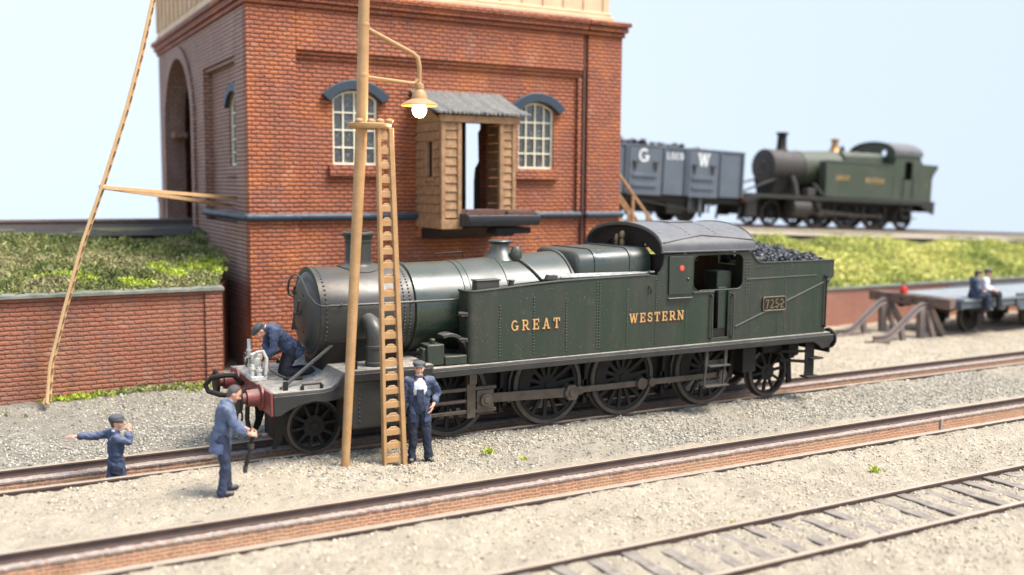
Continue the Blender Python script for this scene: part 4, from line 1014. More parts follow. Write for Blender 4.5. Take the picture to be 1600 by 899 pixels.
# window and doorway are one opening
hole = [(7.50, 2.30), (7.50, 1.40), (7.86, 1.40), (7.86, 2.30)]+[p for p in rounded(7.86-.5, 8.20, 2.30, 2.965, .14)[18:24]]+[p for p in rounded(7.0, 8.20, 2.30, 2.965, .14)[0:6]]+[p for p in rounded(7.0, 8.2, 2.30, 2.965, .14)[6:18]]
for s in (-1, 1):
    y0, y1 = sorted((s*1.20, s*1.165))
    cs = MB().prism(ctop, y0, y1, XZ, [hole]).build('cab_side', M['green'], E, bev=.004)
    mb = MB(); yb_ = s*1.20
    wl = rounded(7.0, 8.20, 2.30, 2.965, .14)
    mb.tube([(p[0], yb_, p[1]) for p in wl[17:]+wl[:17]], .014, 6)
    mb.build('window_beading', M['green'], cs)
    for x in (7.44, 7.95):
        mb = MB(); mb.tube([(x, s*1.25, 1.42), (x, s*1.25, 2.2)], .016, 8)
        for z in (1.40, 2.20): mb.cyl((x, s*1.19, z), (x, s*1.26, z), .028, .022, 8)
        mb.build('handrail', M['dark_iron'], cs)
    if s < 0:
        mb = MB(); mb.box(6.43, 6.97, -1.235, -1.201, 2.26, 2.955); sh_ = mb.build('shutter', M['green'], E, bev=.008)
        mb = MB(); mb.box(6.42, 6.98, -1.26, -1.20, 2.175, 2.20); mb.box(7.0, 7.5, -1.225, -1.20, 2.245, 2.285); mb.cyl((6.86, -1.235, 2.53), (6.86, -1.27, 2.53), .028, .02, 8)
        mb.build('shutter_rail', M['edge'], cs, bev=.004)
        MB().cyl((6.71, -1.234, 2.74), (6.71, -1.242, 2.74), .055, n=20).build('red_disc', M['red_paint'], sh_)
        mb = MB(); mb.tube([(6.71+.024*math.cos(a), -1.243, 2.74+.024*math.sin(a)) for a in np.linspace(.8, 5.5, 9)], .006, 5); mb.build('disc_mark', M['gold'], sh_)
        rivets(vrow(6.86, 1.40, 2.12, -1.20, .052)+vrow(7.90, 1.45, 2.3, -1.2, .06)+vrow(8.28, 2.2, 2.9, -1.2, .06)+vrow(8.36, 2.2, 2.9, -1.2, .06), .0125, parent=cs)
    MB().box(7.505, 7.855, min(s*1.15, s*1.13), max(s*1.15, s*1.13), 1.40, 1.56).build('door_sill', M['engine_black'], cs)
    MB().box(7.66, 7.855, min(s*1.15, s*1.12), max(s*1.15, s*1.12), 1.56, 2.34).build('cab_door', M['green'], cs, bev=.006)
# cab front, back, roof
arcP = [(1.2*math.sin(-PI/2+PI*i/18), (3.0+(3.50-3.0)*math.cos(-PI/2+PI*i/18)**.8) if 0 < i < 18 else 3.0) for i in range(19)]
MB().prism([(-1.155, 1.33), (1.155, 1.33), (1.155, 2.98)]+[(p[0]*.962, p[1]-.02) for p in arcP[::-1]]+[(-1.155, 2.98)], 6.36, 6.40, lambda u, v, w: (w, u, v), [[(-.95, 2.95), (-.5, 3.2), (-.5, 2.95)], [(.5, 2.95), (.5, 3.2), (.95, 2.95)]]).build('cab_front', M['engine_black'], E)
mb = MB(); mb.box(6.42, 7.2, -.8, .8, 1.4, 2.5); mb.box(6.42, 6.62, -.7, .7, 2.5, 2.95); mb.cyl((7.2, 0, 1.9), (7.28, 0, 1.9), .22, n=20)
for i in range(9): a = rnd.uniform(-.6, .6); mb.bar((6.62, a, rnd.uniform(2.4, 2.9)), (6.78, a+.05, rnd.uniform(2.4, 2.9)), .04, .05)
mb.box(7.3, 8.35, -1.12, 1.12, 1.33, 1.38)
mb.build('backhead', M['engine_black'], E, bev=.01)
MB().box(7.75, 8.1, -1.0, -.6, 1.38, 2.62).build('cab_locker', M['green'], E, bev=.02)
MB().prism([(-1.155, 1.33), (1.155, 1.33), (1.155, 2.98)]+[(p[0]*.962, p[1]-.02) for p in arcP[::-1]]+[(-1.155, 2.98)], 8.36, 8.395, lambda u, v, w: (w, u, v), [[(-.8, 2.72), (-.8, 3.15), (-.3, 3.2), (-.3, 2.72)], [(.3, 2.72), (.3, 3.2), (.8, 3.15), (.8, 2.72)]]).build('cab_back', M['green'], E)
rf = cabroof(6.24, 8.45, 3.53, 3.02, 1.26, 24).build('cab_roof', M['roof_engine'], E, smooth=30)
def rooft(x, y): # outer roof height
    c = min(1., max(0, 1-(y/1.26)**2)); return 3.02+.51*(c**.5)**.8
mb = MB()
mb.tube([(6.26, y, rooft(6.3, y)+.004) for y in np.linspace(-1.22, 1.22, 25)], .016, 6)
mb.tube([(8.44, y, rooft(6.3, y)+.004) for y in np.linspace(-1.22, 1.22, 25)], .014, 6)
for s in (-1, 1):
    mb.tube([(6.30, s*1.215, rooft(0, 1.215)+.01), (7.25, s*1.09, rooft(0, 1.09)+.012), (8.42, s*1.20, rooft(0, 1.2)+.01)], .018, 6)
    mb.tube([(6.26, s*1.255, 3.04), (8.44, s*1.255, 3.04)], .014, 6)
mb.build('rain_strip', M['roof_engine'], rf)
P, D = [], []
for x in (7.0, 7.62):
    for y in np.linspace(-1.05, 1.05, 26): P.append((x, y, rooft(x, y)+.001)); D.append((0, y*.4, 1))
rivets(P, .011, parent=rf, dirs=D, m='roof_engine')
mb = MB(); mb.box(7.1, 7.7, -.3, .3, 3.515, 3.545); mb.build('roof_vent', M['roof_engine'], rf, bev=.006)
wh = MB(); wh.lathe([(.05, 0), (.05, .10), (.03, .11), (.03, .14), (.055, .15), (.06, .22), (.04, .26), (0, .27)], (6.2, -.08, FT+.04), (0, 0, 1), 14); wh.lathe([(.04, 0), (.04, .08), (.05, .12), (.03, .2), (0, .2)], (6.2, .10, FT+.04), (0, 0, 1), 14)
wh.build('whistle', M['dull_brass'], E)
# bunker
bt = [(8.401, 1.325), (10.40, 1.325), (10.40, 2.22), (10.43, 2.28), (10.57, 2.42), (10.60, 2.46), (10.60, 2.77), (8.66, 2.77), (8.58, 2.79), (8.51, 2.83), (8.45, 2.90), (8.42, 2.975), (8.401, 3.0)]
bk = None
for s in (-1, 1):
    y0, y1 = sorted((s*1.20, s*1.16))
    b = MB().prism(bt, y0, y1).build('bunker_side', M['green'], E, bev=.004)
    mb = MB()
    mb.tube([(8.42, s*1.205, 2.98), (8.455, s*1.205, 2.90), (8.515, s*1.205, 2.835), (8.585, s*1.205, 2.795), (8.67, s*1.205, 2.777), (10.60, s*1.205, 2.775)], .017, 6)
    mb.tube([(8.28, s*1.203, 2.47), (10.1, s*1.203, 2.485)], .016, 6)
    mb.tube([(8.03, s*1.21, 1.58), (10.50, s*1.21, 2.40)], .017, 6)
    mb.build('beading', M['green'], b)
    mb = MB(); mb.tube([(10.36, s*1.245, 1.45), (10.36, s*1.245, 2.45)], .016, 8)
    for z in (1.45, 2.45): mb.cyl((10.36, s*1.19, z), (10.36, s*1.255, z), .03, .024, 8)
    mb.build('handrail', M['engine_black'], b)
    if s < 0:
        rivets(vrow(9.12, 1.42, 1.8, -1.2, .055)+vrow(9.30, 1.42, 2.7, -1.2, .055)+vrow(9.46, 1.42, 1.8, -1.2, .055)+vrow(10.10, 1.42, 2.2, -1.2, .055)+vrow(10.16, 1.42, 2.2, -1.2, .055)+[(8.5+.05*i, -1.2, 2.69) for i in range(9)], .011, parent=b)
        pl = MB().prism(rounded(8.70, 9.31, 1.83, 2.12, .05), -1.222, -1.201).build('number_plate', M['engine_black'], E, bev=.003)
        mb = MB(); rp_ = rounded(8.715, 9.295, 1.845, 2.105, .045); mb.tube([(p[0], -1.224, p[1]) for p in rp_+rp_[:1]], .012, 6); mb.build('plate_rim', M['dull_brass'], pl)
        letters('7252', 8.77, 9.24, 1.885, 2.065, -1.228, M['dull_brass'], pl, 'number')
mb = MB(); mb.prism([(10.36, 1.33), (10.36, 2.2), (10.40, 2.28), (10.56, 2.44), (10.56, 2.765), (10.598, 2.765), (10.598, 2.45), (10.43, 2.27), (10.398, 2.2), (10.398, 1.33)], -1.158, 1.158); mb.box(8.42, 10.38, -1.155, 1.155, 1.33, 2.35)
mb.build('bunker_back', M['green'], E)
# cylinders, motion, rods
pin = (.36, -.13)
for s in (-1, 1):
    sg = lambda a, b: sorted((s*a, s*b))
    ya_, yb_ = sg(.70, 1.17)
    cy = MB().prism(rounded(.40, 1.30, .44, 1.20, .10), ya_, yb_).build('cylinder', M['smokebox'], E, bev=.03)
    mb = MB(); mb.lathe([(0, -.03), (.27, -.02), (.29, .0), (.29, .04), (.0, .04)], (.38, s*.88, .66), (1, 0, 0), 24); mb.lathe([(0, -.06), (.20, -.05), (.22, .0), (.22, .04), (.0, .04)], (.38, s*.82, 1.05), (1, 0, 0), 24); mb.lathe([(.24, 0), (.24, .05), (.12, .06), (.12, .25), (0, .25)], (1.30, s*.86, .64), (1, 0, 0), 20)
    mb.build('cylinder_cover', M['dark_iron'], cy)
    if s < 0: rivets(vrow(.55, .56, 1.1, -1.17, .07)+vrow(1.15, .56, 1.1, -1.17, .07), .014, parent=cy, m='smokebox')
    mb = MB(); mb.tube([(.90, s*.95, 1.38), (.90, s*.95, 1.82), (.895, s*.93, 1.93), (.885, s*.85, 2.02), (.87, s*.70, 2.06)], [.145, .145, .143, .14, .13], 18)
    for z in (1.42, 1.68): mb.lathe([(.145, -.025), (.162, -.02), (.162, .02), (.145, .025)], (.90, s*.95, z), (0, 0, 1), 20)
    mb.build('steam_pipe', M['smokebox'], E)
    mb = MB(); ys = s*.88
    for z in (.83, .45): mb.bar((1.32, ys, z), (3.08, ys, z), .07, .06, up=(0, 0, 1))
    mb.bar((2.60, ys-s*.0, .34), (2.60, ys, 1.15), .10, .16, up=(1, 0, 0)); mb.box(2.53, 2.67, *sg(.80, 1.0), .92, 1.14)
    mb.build('slide_bar', M['rod'], E, bev=.008)
    mb = MB(); mb.box(2.70, 3.02, *sg(.82, .94), .47, .80); mb.cyl((2.86, s*.78, .63), (2.86, s*.99, .63), .11, n=18); mb.cyl((2.86, s*.99, .63), (2.86, s*1.01, .63), .05, n=10); mb.cyl((1.5, s*.88, .63), (2.75, s*.88, .63), .035, n=10)
    mb.build('crosshead', M['rod'], E, bev=.012)
    px2, pz2 = 4.26+pin[0], .70+pin[1]
    yc = s*.80
    mb = MB(); mb.prism([(2.86, .55), (2.86, .71), (px2, pz2+.085), (px2, pz2-.085)], *sg(.775, .83)); mb.cyl((px2, s*.75, pz2), (px2, s*.88, pz2), .155, n=6); mb.cyl((px2, s*.88, pz2), (px2, s*.90, pz2), .07, n=14)
    mb.build('connecting_rod', M['rod'], E, bev=.01)
    axs = [2.34, 4.26, 5.865, 7.80]
    for i in range(3):
        x0, x1 = axs[i]+pin[0], axs[i+1]+pin[0]
        mb = MB(); mb.bar((x0, s*.70, pz2), (x1, s*.70, pz2), .05, .11, up=(0, 0, 1)); mb.cyl((x1, s*.665, pz2), (x1, s*.78, pz2), .115 if i else .13, n=8)
        if i: mb.cyl((x0+.24, s*.67, pz2), (x0+.24, s*.765, pz2), .085, n=12)
        else: mb.cyl((x0, s*.665, pz2), (x0, s*.76, pz2), .12, n=12)
        mb.build('coupling_rod', M['rod'], E, bev=.008)
    wheel(.44, 10, E, 0, s*.60, s, hubr=.17); wheel(.50, 10, E, 9.457, s*.60, s, hubr=.17)
    for x in axs: wheel(.70, 14, E, x, s*.60, s, pin=(pin[0]*1., pin[1]), weight=True) if s < 0 else wheel(.70, 14, E, x, s*.60, s)
    # sand box, valve and the curved guard on the footplate
    mb = MB(); mb.box(1.72, 2.02, *sg(.82, 1.12), 1.32, 1.66); mb.box(1.66, 1.76, *sg(.88, 1.06), 1.34, 1.60); mb.cyl((1.87, s*.97, 1.66), (1.87, s*.97, 1.74), .05, n=8)
    mb.box(2.02, 2.42, *sg(.86, 1.14), 1.31, 1.46)
    for z in (1.45, 1.55): mb.cyl((1.72, s*.9, z), (1.62, s*.9, z), .03, n=8)
    mb.build('sand_box', M['green'], E, bev=.02)
    g = [(2.14+.36*math.cos(a), 1.42+.40*math.sin(a)) for a in np.linspace(PI*.62, -.25, 12)]; g2 = [(2.14+.30*math.cos(a), 1.42+.34*math.sin(a)) for a in np.linspace(-.25, PI*.62, 12)]
    MB().prism(g+g2, *sg(.84, 1.08)).build('splasher', M['smokebox'], E, bev=.01)
    # front stays, handrails, lamp irons
    MB().tube([(-.62, s*1.0, 1.15), (.36, s*.55, 1.70)], .03, 8).build('stay_rod', M['smokebox'], E)
    mb = MB(); mb.tube([(-.35, s*1.18, 1.14), (-.35, s*1.18, 1.22), (-.05, s*1.18, 1.22), (-.05, s*1.18, 1.14)], .016, 6); mb.cyl((-.35, s*1.18, 1.14), (-.35, s*1.18, 1.2), .03, n=8); mb.cyl((-.05, s*1.18, 1.14), (-.05, s*1.18, 1.2), .03, n=8); mb.box(-.62, -.55, s*1.12-.015, s*1.12+.015, 1.14, 1.28); mb.box(.5, .54, s*1.1-.03, s*1.1+.03, 1.37, 1.5)
    mb.build('lamp_iron', M['engine_black'], E)
    hp = [(-.06, 0, ZC+.62)]+[(-.06+.02*k, s*.66*math.sin(a), ZC+.62*math.cos(a)+.0) for k, a in ((0, .35), (0, .7), (1, 1.0))]+[(.02, s*.72, ZC+.22), (.10, s*.765, ZC+.18), (1.0, s*.775, ZC+.18), (2.42, s*.79, ZC+.18)]
    mb = MB(); mb.tube(hp, .018, 8)
    for x, r in ((.42, .75), (1.62, .775)): mb.ball((x, s*.77, ZC+.18), .034, 1); mb.cyl((x, s*.68, ZC+.17), (x, s*.77, ZC+.18), .016, n=6)
    mb.build('handrail', M['smokebox'], E)
    # guard iron, cab steps, rear steps, brake gear
    mb = MB(); mb.prism([(-.66, .85), (-.46, .85), (-.44, .5), (-.52, .25), (-.60, .14), (-.66, .14), (-.60, .35), (-.60, .5)], s*.60-.025, s*.60+.025); mb.build('guard_iron', M['engine_black'], E)
    mb = MB()
    for x in (7.40, 7.86): mb.bar((x, s*1.18, 1.2), (x-.02, s*1.18, .86), .07, .03, up=(0, 1, 0)); mb.bar((x-.02, s*1.18, .86), (x-.04, s*1.16, .48), .05, .03, up=(0, 1, 0))
    for z, x0, x1 in ((.85, 7.42, 7.92), (.47, 7.34, 7.90)): mb.box(x0, x1, *sg(1.06, 1.26), z, z+.025); mb.box(x0, x1, *sg(1.055, 1.075), z, z+.10)
    mb.build('cab_step', M['dark_iron'], E, bev=.004)
    mb = MB(); mb.box(9.98, 10.22, *sg(1.10, 1.13), .42, 1.16); mb.box(9.96, 10.32, *sg(1.0, 1.25), .42, .45); mb.box(10.06, 10.36, *sg(1.04, 1.25), .79, .82)
    mb.bar((9.5, s*.9, .78), (10.0, s*1.1, .74), .05, .06); mb.bar((9.5, s*.9, .95), (10.0, s*1.1, .95), .05, .05); mb.box(9.7, 9.85, *sg(.8, .95), .8, 1.1)
    mb.build('rear_step', M['engine_black'], E, bev=.004)
    for x in (3.34, 5.07, 6.83):
        mb = MB(); mb.bar((x+.02, s*.56, 1.1), (x-.02, s*.56, .30), .06, .10, up=(0, 1, 0)); mb.bar((x-.02, s*.56, .72), (x+.05, s*.56, .40), .10, .12); mb.bar((x-.02, s*.56, .32), (x-.02, 0, .30), .05, .07)
        mb.build('brake_hanger', M['engine_black'], E)
    MB().box(8.45, 8.78, *sg(.70, 1.0), .62, 1.1).build('tool_box', M['engine_black'], E, bev=.01); MB().bar((8.45, s*.75, 1.15), (8.35, s*.72, .5), .06, .12).build('ash_pipe', M['engine_black'], E); MB().box(9.15, 9.8, *sg(.70, .80), .92, 1.16).build('axle_guard', M['engine_black'], E, bev=.01); MB().bar((9.98, s*.62, 1.0), (10.05, s*.62, .22), .05, .12).build('guard_iron', M['engine_black'], E)
# front hose and coupling
mb = MB()
mb.tube([(-.86, .35, 1.0), (-1.0, .34, 1.16), (-1.16, .35, 1.17), (-1.34, .42, 1.13), (-1.42, .46, 1.02), (-1.38, .44, .92), (-1.22, .38, .86), (-1.05, .30, .84)], .042, 8)
mb.build('vacuum_hose', M['engine_black'], E)
mb = MB(); mb.tube([(-.85, -.42, .98), (-.98, -.45, .9), (-1.0, -.46, .62), (-.96, -.44, .42)], .038, 8); mb.cyl((-.96, -.44, .44), (-.96, -.44, .36), .055, n=10); mb.build('steam_hose', M['engine_black'], E)
mb = MB(); mb.tube([(-.84, 0, .97), (-1.0, 0, .95), (-1.06, 0, 1.0), (-1.03, 0, 1.05)], .035, 8)
for i in range(3): mb.tube([(-1.0+.04*math.cos(a), (.045*math.sin(a) if i % 2 else 0), .86-.15*i+.10*math.sin(a) if not i % 2 else .86-.15*i+.10*math.cos(a)) for a in np.linspace(0, 2*PI, 11)], .018, 6)
mb.build('coupling', M['dark_iron'], E)
# things that rest on the engine
fi = thing('fire_iron', 'bundle of long pale grey fire irons lying along the green side tank', 'fire iron', (4.1, -1.0, 2.64))
for k, (dy, z0, x0) in enumerate(((0, .0, -.1), (.06, .01, .05), (-.07, .005, .12), (.1, .03, .1))):
    MB().tube([(x0, dy, z0), (.9, dy*.9, z0+.0), (2.03-.04*k, dy*.5, .02)], .022, 6).build('rod', M['steel'], fi)
mb = MB(); mb.tube([(2.02, -.06, .03), (2.09, -.09, .035), (2.12, 0, .035), (2.08, .06, .035), (2.02, .03, .03)], .02, 6); mb.build('ring_handle', M['steel'], fi)
mb = MB(); mb.prism([(-.16, -.02), (0.06, -.03), (.06, .05), (-.12, .06)], -.09, .02); mb.build('rake_head', M['dark_iron'], fi, bev=.008)
def coalheap(label, x0, x1, y0, y1, zf, n, smin, smax, loc=(0, 0, 0), seed=1):
    r_ = random.Random(seed); vs, fs = [], []
    base = MB(); bm0 = bmesh.new(); bmesh.ops.create_icosphere(bm0, subdivisions=1, radius=1); bv = [v.co.copy() for v in bm0.verts]; bf = [[v.index for v in f.verts] for f in bm0.faces]; bm0.free()
    for _ in range(n):
        x, y = r_.uniform(x0, x1), r_.uniform(y0, y1); s = r_.uniform(smin, smax)*r_.choice((.6, .8, 1, 1.3)); z = zf(x, y)+r_.uniform(-.3, .6)*s
        R3 = Matrix.Rotation(r_.uniform(0, 6), 3, V((r_.gauss(0, 1), r_.gauss(0, 1), r_.gauss(0, 1)+.01)).normalized()); k = len(vs)
        sx_ = (r_.uniform(.7, 1.3), r_.uniform(.6, 1.1), r_.uniform(.5, .9))
        for v in bv:
            q = V((v.x*sx_[0], v.y*sx_[1], v.z*sx_[2]))*s*r_.uniform(.6, 1.3); q = R3 @ q; vs.append((x+q.x, y+q.y, z+q.z))
        fs += [[a+k for a in f] for f in bf]
    o = npmesh('coal', vs, fs, M['coal']); o.location = loc; tag(o, label, 'coal', kind='stuff'); return o
coalheap('heap of black coal lumps filling the large green engine bunker', 8.5, 10.5, -1.1, 1.1, lambda x, y: 2.72+.22*(1-((x-9.2)/1.5)**2)*(1-(y/1.3)**2), 900, .045, .105, seed=4)
mc = thing('machine_parts', 'jumble of pale grey metal pump parts on the front corner of the large engine', 'machinery', (-.71, -.10, 1.146))
mb = MB(); mb.box(-.16, .08, -.16, .20, 0, .08); mb.cyl((-.02, .08, .08), (-.02, .08, .34), .10, .09, 14); mb.box(-.12, .06, .0, .16, .30, .40); mb.build('pump_body', M['cream_metal'], mc, bev=.015)
mb = MB()
for x, y, h_, r in ((-.12, -.08, .26, .035), (-.03, -.12, .22, .04), (.07, -.10, .28, .03), (-.1, .18, .62, .032), (.05, .2, .36, .03)): mb.cyl((x, y, 0), (x, y, h_), r, n=10); mb.lathe([(r*1.5, 0), (r*1.5, .03), (0, .03)], (x, y, h_*.7), (0, 0, 1), 10)
mb.build('pump_column', M['cream_metal'] if 'cream_metal' in M else M['steel'], mc)
mb = MB(); mb.tube([(.06, -.16, .1), (.08, -.17, .35), (.03, -.15, .47), (-.05, -.10, .45), (-.06, .02, .36)], .026, 8); mb.tube([(-.16, .1, .25), (-.2, 0, .35), (-.14, -.1, .42), (-.02, -.06, .45)], .022, 8); mb.build('bent_pipe', M['cream_metal'], mc)
mb = MB(); mb.tube([(-.19, .06+.09*math.cos(a), .34+.09*math.sin(a)) for a in np.linspace(0, 2*PI, 15)], .016, 6); mb.bar((-.19, -.03, .34), (-.19, .15, .34), .016, .016); mb.bar((-.19, .06, .25), (-.19, .06, .43), .016, .016); mb.cyl((-.19, .06, .34), (-.05, .06, .34), .016, n=6)
mb.build('hand_wheel', M['dark_iron'], mc)
# ------------------------------------------------------------------ distant small tank engine on the sloping track
SL = math.atan(.036)
def on_ramp(t, x):
    t.location = (x, YR, rz(x)); t.rotation_euler = (0, SL, 0)
D_ = thing('small_tank_engine', 'smaller grey-green tank engine with brass safety valve on the raised track', 'steam engine'); on_ramp(D_, 20.0)
M['far_green'] = wmat('dull_green', (.04, .052, .03), (.062, .064, .046), .55, 1.5, 50, .08, dust=.4, dustc=(.22, .23, .18))
M['far_grey'] = wmat('dusty_smokebox', (.045, .037, .031), (.034, .028, .024), .6, 2, 50, .1, dust=.35, dustc=(.2, .18, .16))
zc = 2.2
mb = MB()
for s in (-1, 1): mb.prism([(-.3, .8), (-.3, 1.1), (9.8, 1.1), (9.8, .75), (8, .55), (3, .45), (1.2, .5)], s*.44-.03, s*.44+.03)
mb.box(.4, 9.4, -.46, .46, .36, 1.12); mb.box(1.0, 9.3, -.47, .47, .24, .6); mb.box(3.2, 8.0, -.9, .9, .86, 1.1); mb.build('frame', M['engine_black'], D_)
MB().box(-.32, -.28, -1.2, 1.2, .78, 1.14).build('buffer_beam', M['beam_red'], D_, bev=.01)
MB().box(9.84, 9.88, -1.2, 1.2, .72, 1.1).build('buffer_beam', M['engine_black'], D_, bev=.01)
MB().prism([(-.3, 1.08), (9.88, 1.08), (9.88, 1.14), (-.3, 1.14)], -1.22, 1.22).build('footplate', M['edge'], D_)
for s in (-1, 1):
    y0, y1 = sorted((s*1.22, s*1.19)); MB().prism([(-.28, .80), (.1, .86), (.5, .98), (9.0, .98), (9.5, .7), (9.84, .62), (9.84, 1.078), (-.28, 1.078)], y0, y1).build('valance', M['edge'], D_, bev=.006)
    buffer(D_, -.33, s*.74, .98, -1, .40, 'dark_iron'); buffer(D_, 9.89, s*.74, .98, 1, .3, 'engine_black')
MB().lathe([(0, -.06), (.35, -.05), (.58, .0), (.62, .01), (.635, .03), (.635, 1.55), (.55, 1.55)], (1.62, 0, zc), (1, 0, 0), 48).build('smokebox', M['far_grey'], D_, smooth=35)
mb = MB(); mb.cyl((1.62, 0, zc), (1.45, 0, zc), .04, n=10); mb.bar((1.5, 0, zc), (1.47, -.2, zc+.15), .03, .03)
for z in (.22, -.22): mb.bar((1.56, .5, zc+z), (1.55, -.2, zc+z), .03, .05)
mb.build('door_handle', M['dark_iron'], D_)
MB().lathe([(.63, 0), (.64, .1), (.76, 2.0), (.70, 2.0)], (3.17, 0, zc), (1, 0, 0), 48).build('boiler', M['far_green'], D_, smooth=35)
MB().lathe([(.645, -.02), (.66, -.015), (.66, .03), (.65, .035)], (3.2, 0, zc), (1, 0, 0), 40).build('boiler_band', M['far_green'], D_)
c = MB().lathe([(.34, -.06), (.25, .04), (.19, .12), (.17, .5), (.175, .62), (.23, .65), (.235, .70), (.20, .72), (.17, .71), (.15, .3), (0, .3)], (2.5, 0, zc+.58), (0, 0, 1), 32).build('chimney', M['engine_black'], D_, smooth=40)
MB().lathe([(.30, -.05), (.22, .05), (.16, .14), (.13, .30), (.13, .42), (.17, .45), (.175, .49), (.13, .52), (0, .48)], (5.3, 0, zc+.72), (0, 0, 1), 32).build('safety_valve', M['brass'], D_, smooth=40)
mb = MB(); mb.lathe([(0, .2), (.08, .15), (.09, .0), (.06, -.1), (0, -.1)], (5.42, -.28, zc+.78), (0, 0, 1), 16); mb.tube([(5.45, -.3, zc+.7), (5.5, -.55, zc+.55), (5.55, -.75, zc+.3)], .035, 8); mb.build('clack_box', M['far_green'], D_)
loft(MB(), [belp(5.15, .70, zc+.70, .3), belp(5.25, .74, zc+.74, .28), belp(7.2, .76, zc+.76, .24)]).build('firebox', M['far_green'], D_, smooth=40)
mb = MB().prism([(-.4, 1.14), (.4, 1.14), (.6, 1.75), (-.6, 1.75)], 1.75, 2.9, lambda u, v, w: (w, u, v)); mb.build('saddle', M['engine_black'], D_)
for s in (-1, 1):
    y0, y1 = sorted((s*1.16, s*.78))
    tk_ = MB().box(3.72, 7.38, y0, y1, 1.141, 2.5).build('side_tank', M['far_green'], D_, bev=.03)
    mb = MB(); mb.tube([(3.74, s*1.165, 2.5), (7.4, s*1.165, 2.5)], .022, 6); mb.build('beading', M['far_green'], tk_)
    y0, y1 = sorted((s*1.16, s*1.12))
    op = rounded(8.02, 8.46, 1.95, 2.68, .1)
    cs_ = MB().prism([(7.385, 1.141), (8.9, 1.141), (8.9, 2.9), (7.5, 2.9), (7.46, 2.7), (7.385, 2.56)], y0, y1, XZ, [op]).build('cab_side', M['far_green'], D_, bev=.006)
    for x in (7.96, 8.52): MB().tube([(x, s*1.2, 1.25), (x, s*1.2, 2.1)], .018, 6).build('handrail', M['dark_iron'], cs_)
    MB().prism([(8.901, 1.141), (9.68, 1.141), (9.68, 2.05), (9.74, 2.2), (9.9, 2.4), (9.98, 2.45), (9.98, 2.62), (9.1, 2.62), (8.98, 2.7), (8.901, 2.9)], y0, y1).build('bunker_side', M['far_green'], D_, bev=.006)
    ya_, yb_ = sorted((s*.70, s*1.15)); cy = MB(); cy.lathe([(0, -.03), (.28, -.02), (.34, .02), (.34, .86), (.28, .9), (0, .9)], (2.15, s*.92, .68), (1, 0, 0), 28); cy.build('cylinder', M['far_grey'], D_, smooth=35)
    mb = MB(); mb.tube([(2.62, s*.80, 1.14), (2.58, s*.74, 1.5), (2.5, s*.62, 1.85)], .11, 12); mb.build('steam_pipe', M['far_grey'], D_)
    mb = MB(); ys = s*.9
    for z in (.82, .50): mb.bar((3.05, ys, z), (3.9, ys, z), .06, .05)
    mb.bar((3.7, ys, .4), (3.7, ys, 1.08), .08, .12); mb.bar((3.05, ys, .66), (3.75, ys, .66), .05, .05); mb.build('slide_bar', M['rod'], D_)
    axs = (3.85, 5.45, 7.05); pz = .66-.18
    mb = MB(); mb.bar((3.85+.2, s*.70, pz), (7.05+.2, s*.70, pz), .05, .11); 
    for x in axs: mb.cyl((x+.2, s*.66, pz), (x+.2, s*.77, pz), .11, n=14)
    mb.build('coupling_rod', M['rod'], D_, bev=.008)
    MB().bar((3.6, s*.8, .62), (5.65, s*.80, pz), .05, .12).build('connecting_rod', M['rod'], D_, bev=.008)
    wheel(.46, 10, D_, 1.55, s*.60, s); wheel(.50, 10, D_, 8.75, s*.60, s)
    for x in axs: wheel(.66, 14, D_, x, s*.60, s, pin=(.2, -.18) if s < 0 else None)
    mb = MB(); mb.bar((-.28, s*.9, 1.13), (1.9, s*.5, 1.75), .06, .06); mb.build('stay_rod', M['far_grey'], D_)
    mb = MB()
    for x in (8.0, 8.5): mb.bar((x, s*1.14, 1.0), (x, s*1.14, .45), .05, .03)
    for z in (.46, .76): mb.box(7.96, 8.54, *sorted((s*1.02, s*1.22)), z, z+.03)
    mb.build('cab_step', M['dark_iron'], D_)
    mb = MB(); mb.box(.2, .7, *sorted((s*.68, s*.8)), .3, .9); mb.bar((.1, s*.6, .8), (.0, s*.6, .15), .05, .1); mb.bar((3.35, s*.95, 1.1), (3.75, s*1.0, .55), .06, .12); mb.build('guard_iron', M['dark_iron'], D_, bev=.01)
    mb = MB(); mb.box(2.9, 3.3, *sorted((s*.8, s*1.1)), 1.141, 1.42); mb.bar((3.3, s*.95, 1.6), (3.7, s*1.1, 1.2), .1, .1); mb.build('sand_box', M['far_grey'], D_, bev=.02)
letters('GREAT', 4.25, 4.95, 1.80, 1.98, -1.164, M['gold_far'] if 'gold_far' in M else M['gold'], D_, name='lettering')
letters('WESTERN', 5.85, 6.85, 1.76, 1.94, -1.164, M['gold'], D_, name='lettering')
letters('5', 9.2, 9.45, 1.7, 1.95, -1.164, M['dull_brass'], D_, name='number')
MB().prism([(-1.11, 1.141), (1.11, 1.141), (1.11, 2.9)]+[(1.11*math.sin(PI/2-PI*i/16), 2.9+.52*math.cos(PI/2-PI*i/16)) for i in range(1, 16)]+[(-1.11, 2.9)], 7.46, 7.5, lambda u, v, w: (w, u, v), [[(-.55+.13*math.cos(a), 3.0+.13*math.sin(a)) for a in np.linspace(0, 2*PI, 12, endpoint=False)], [(.55+.13*math.cos(a), 3.0+.13*math.sin(a)) for a in np.linspace(0, 2*PI, 12, endpoint=False)]]).build('cab_front', M['far_green'], D_)
MB().box(8.86, 8.898, -1.115, 1.115, 1.141, 2.9).build('cab_back', M['far_green'], D_)
MB().box(9.66, 9.7, -1.115, 1.115, 1.141, 2.5).build('bunker_back', M['far_green'], D_)
cabroof(7.36, 9.0, 3.47, 2.9, 1.2, 20).build('cab_roof', M['roof_engine'], D_, smooth=30)
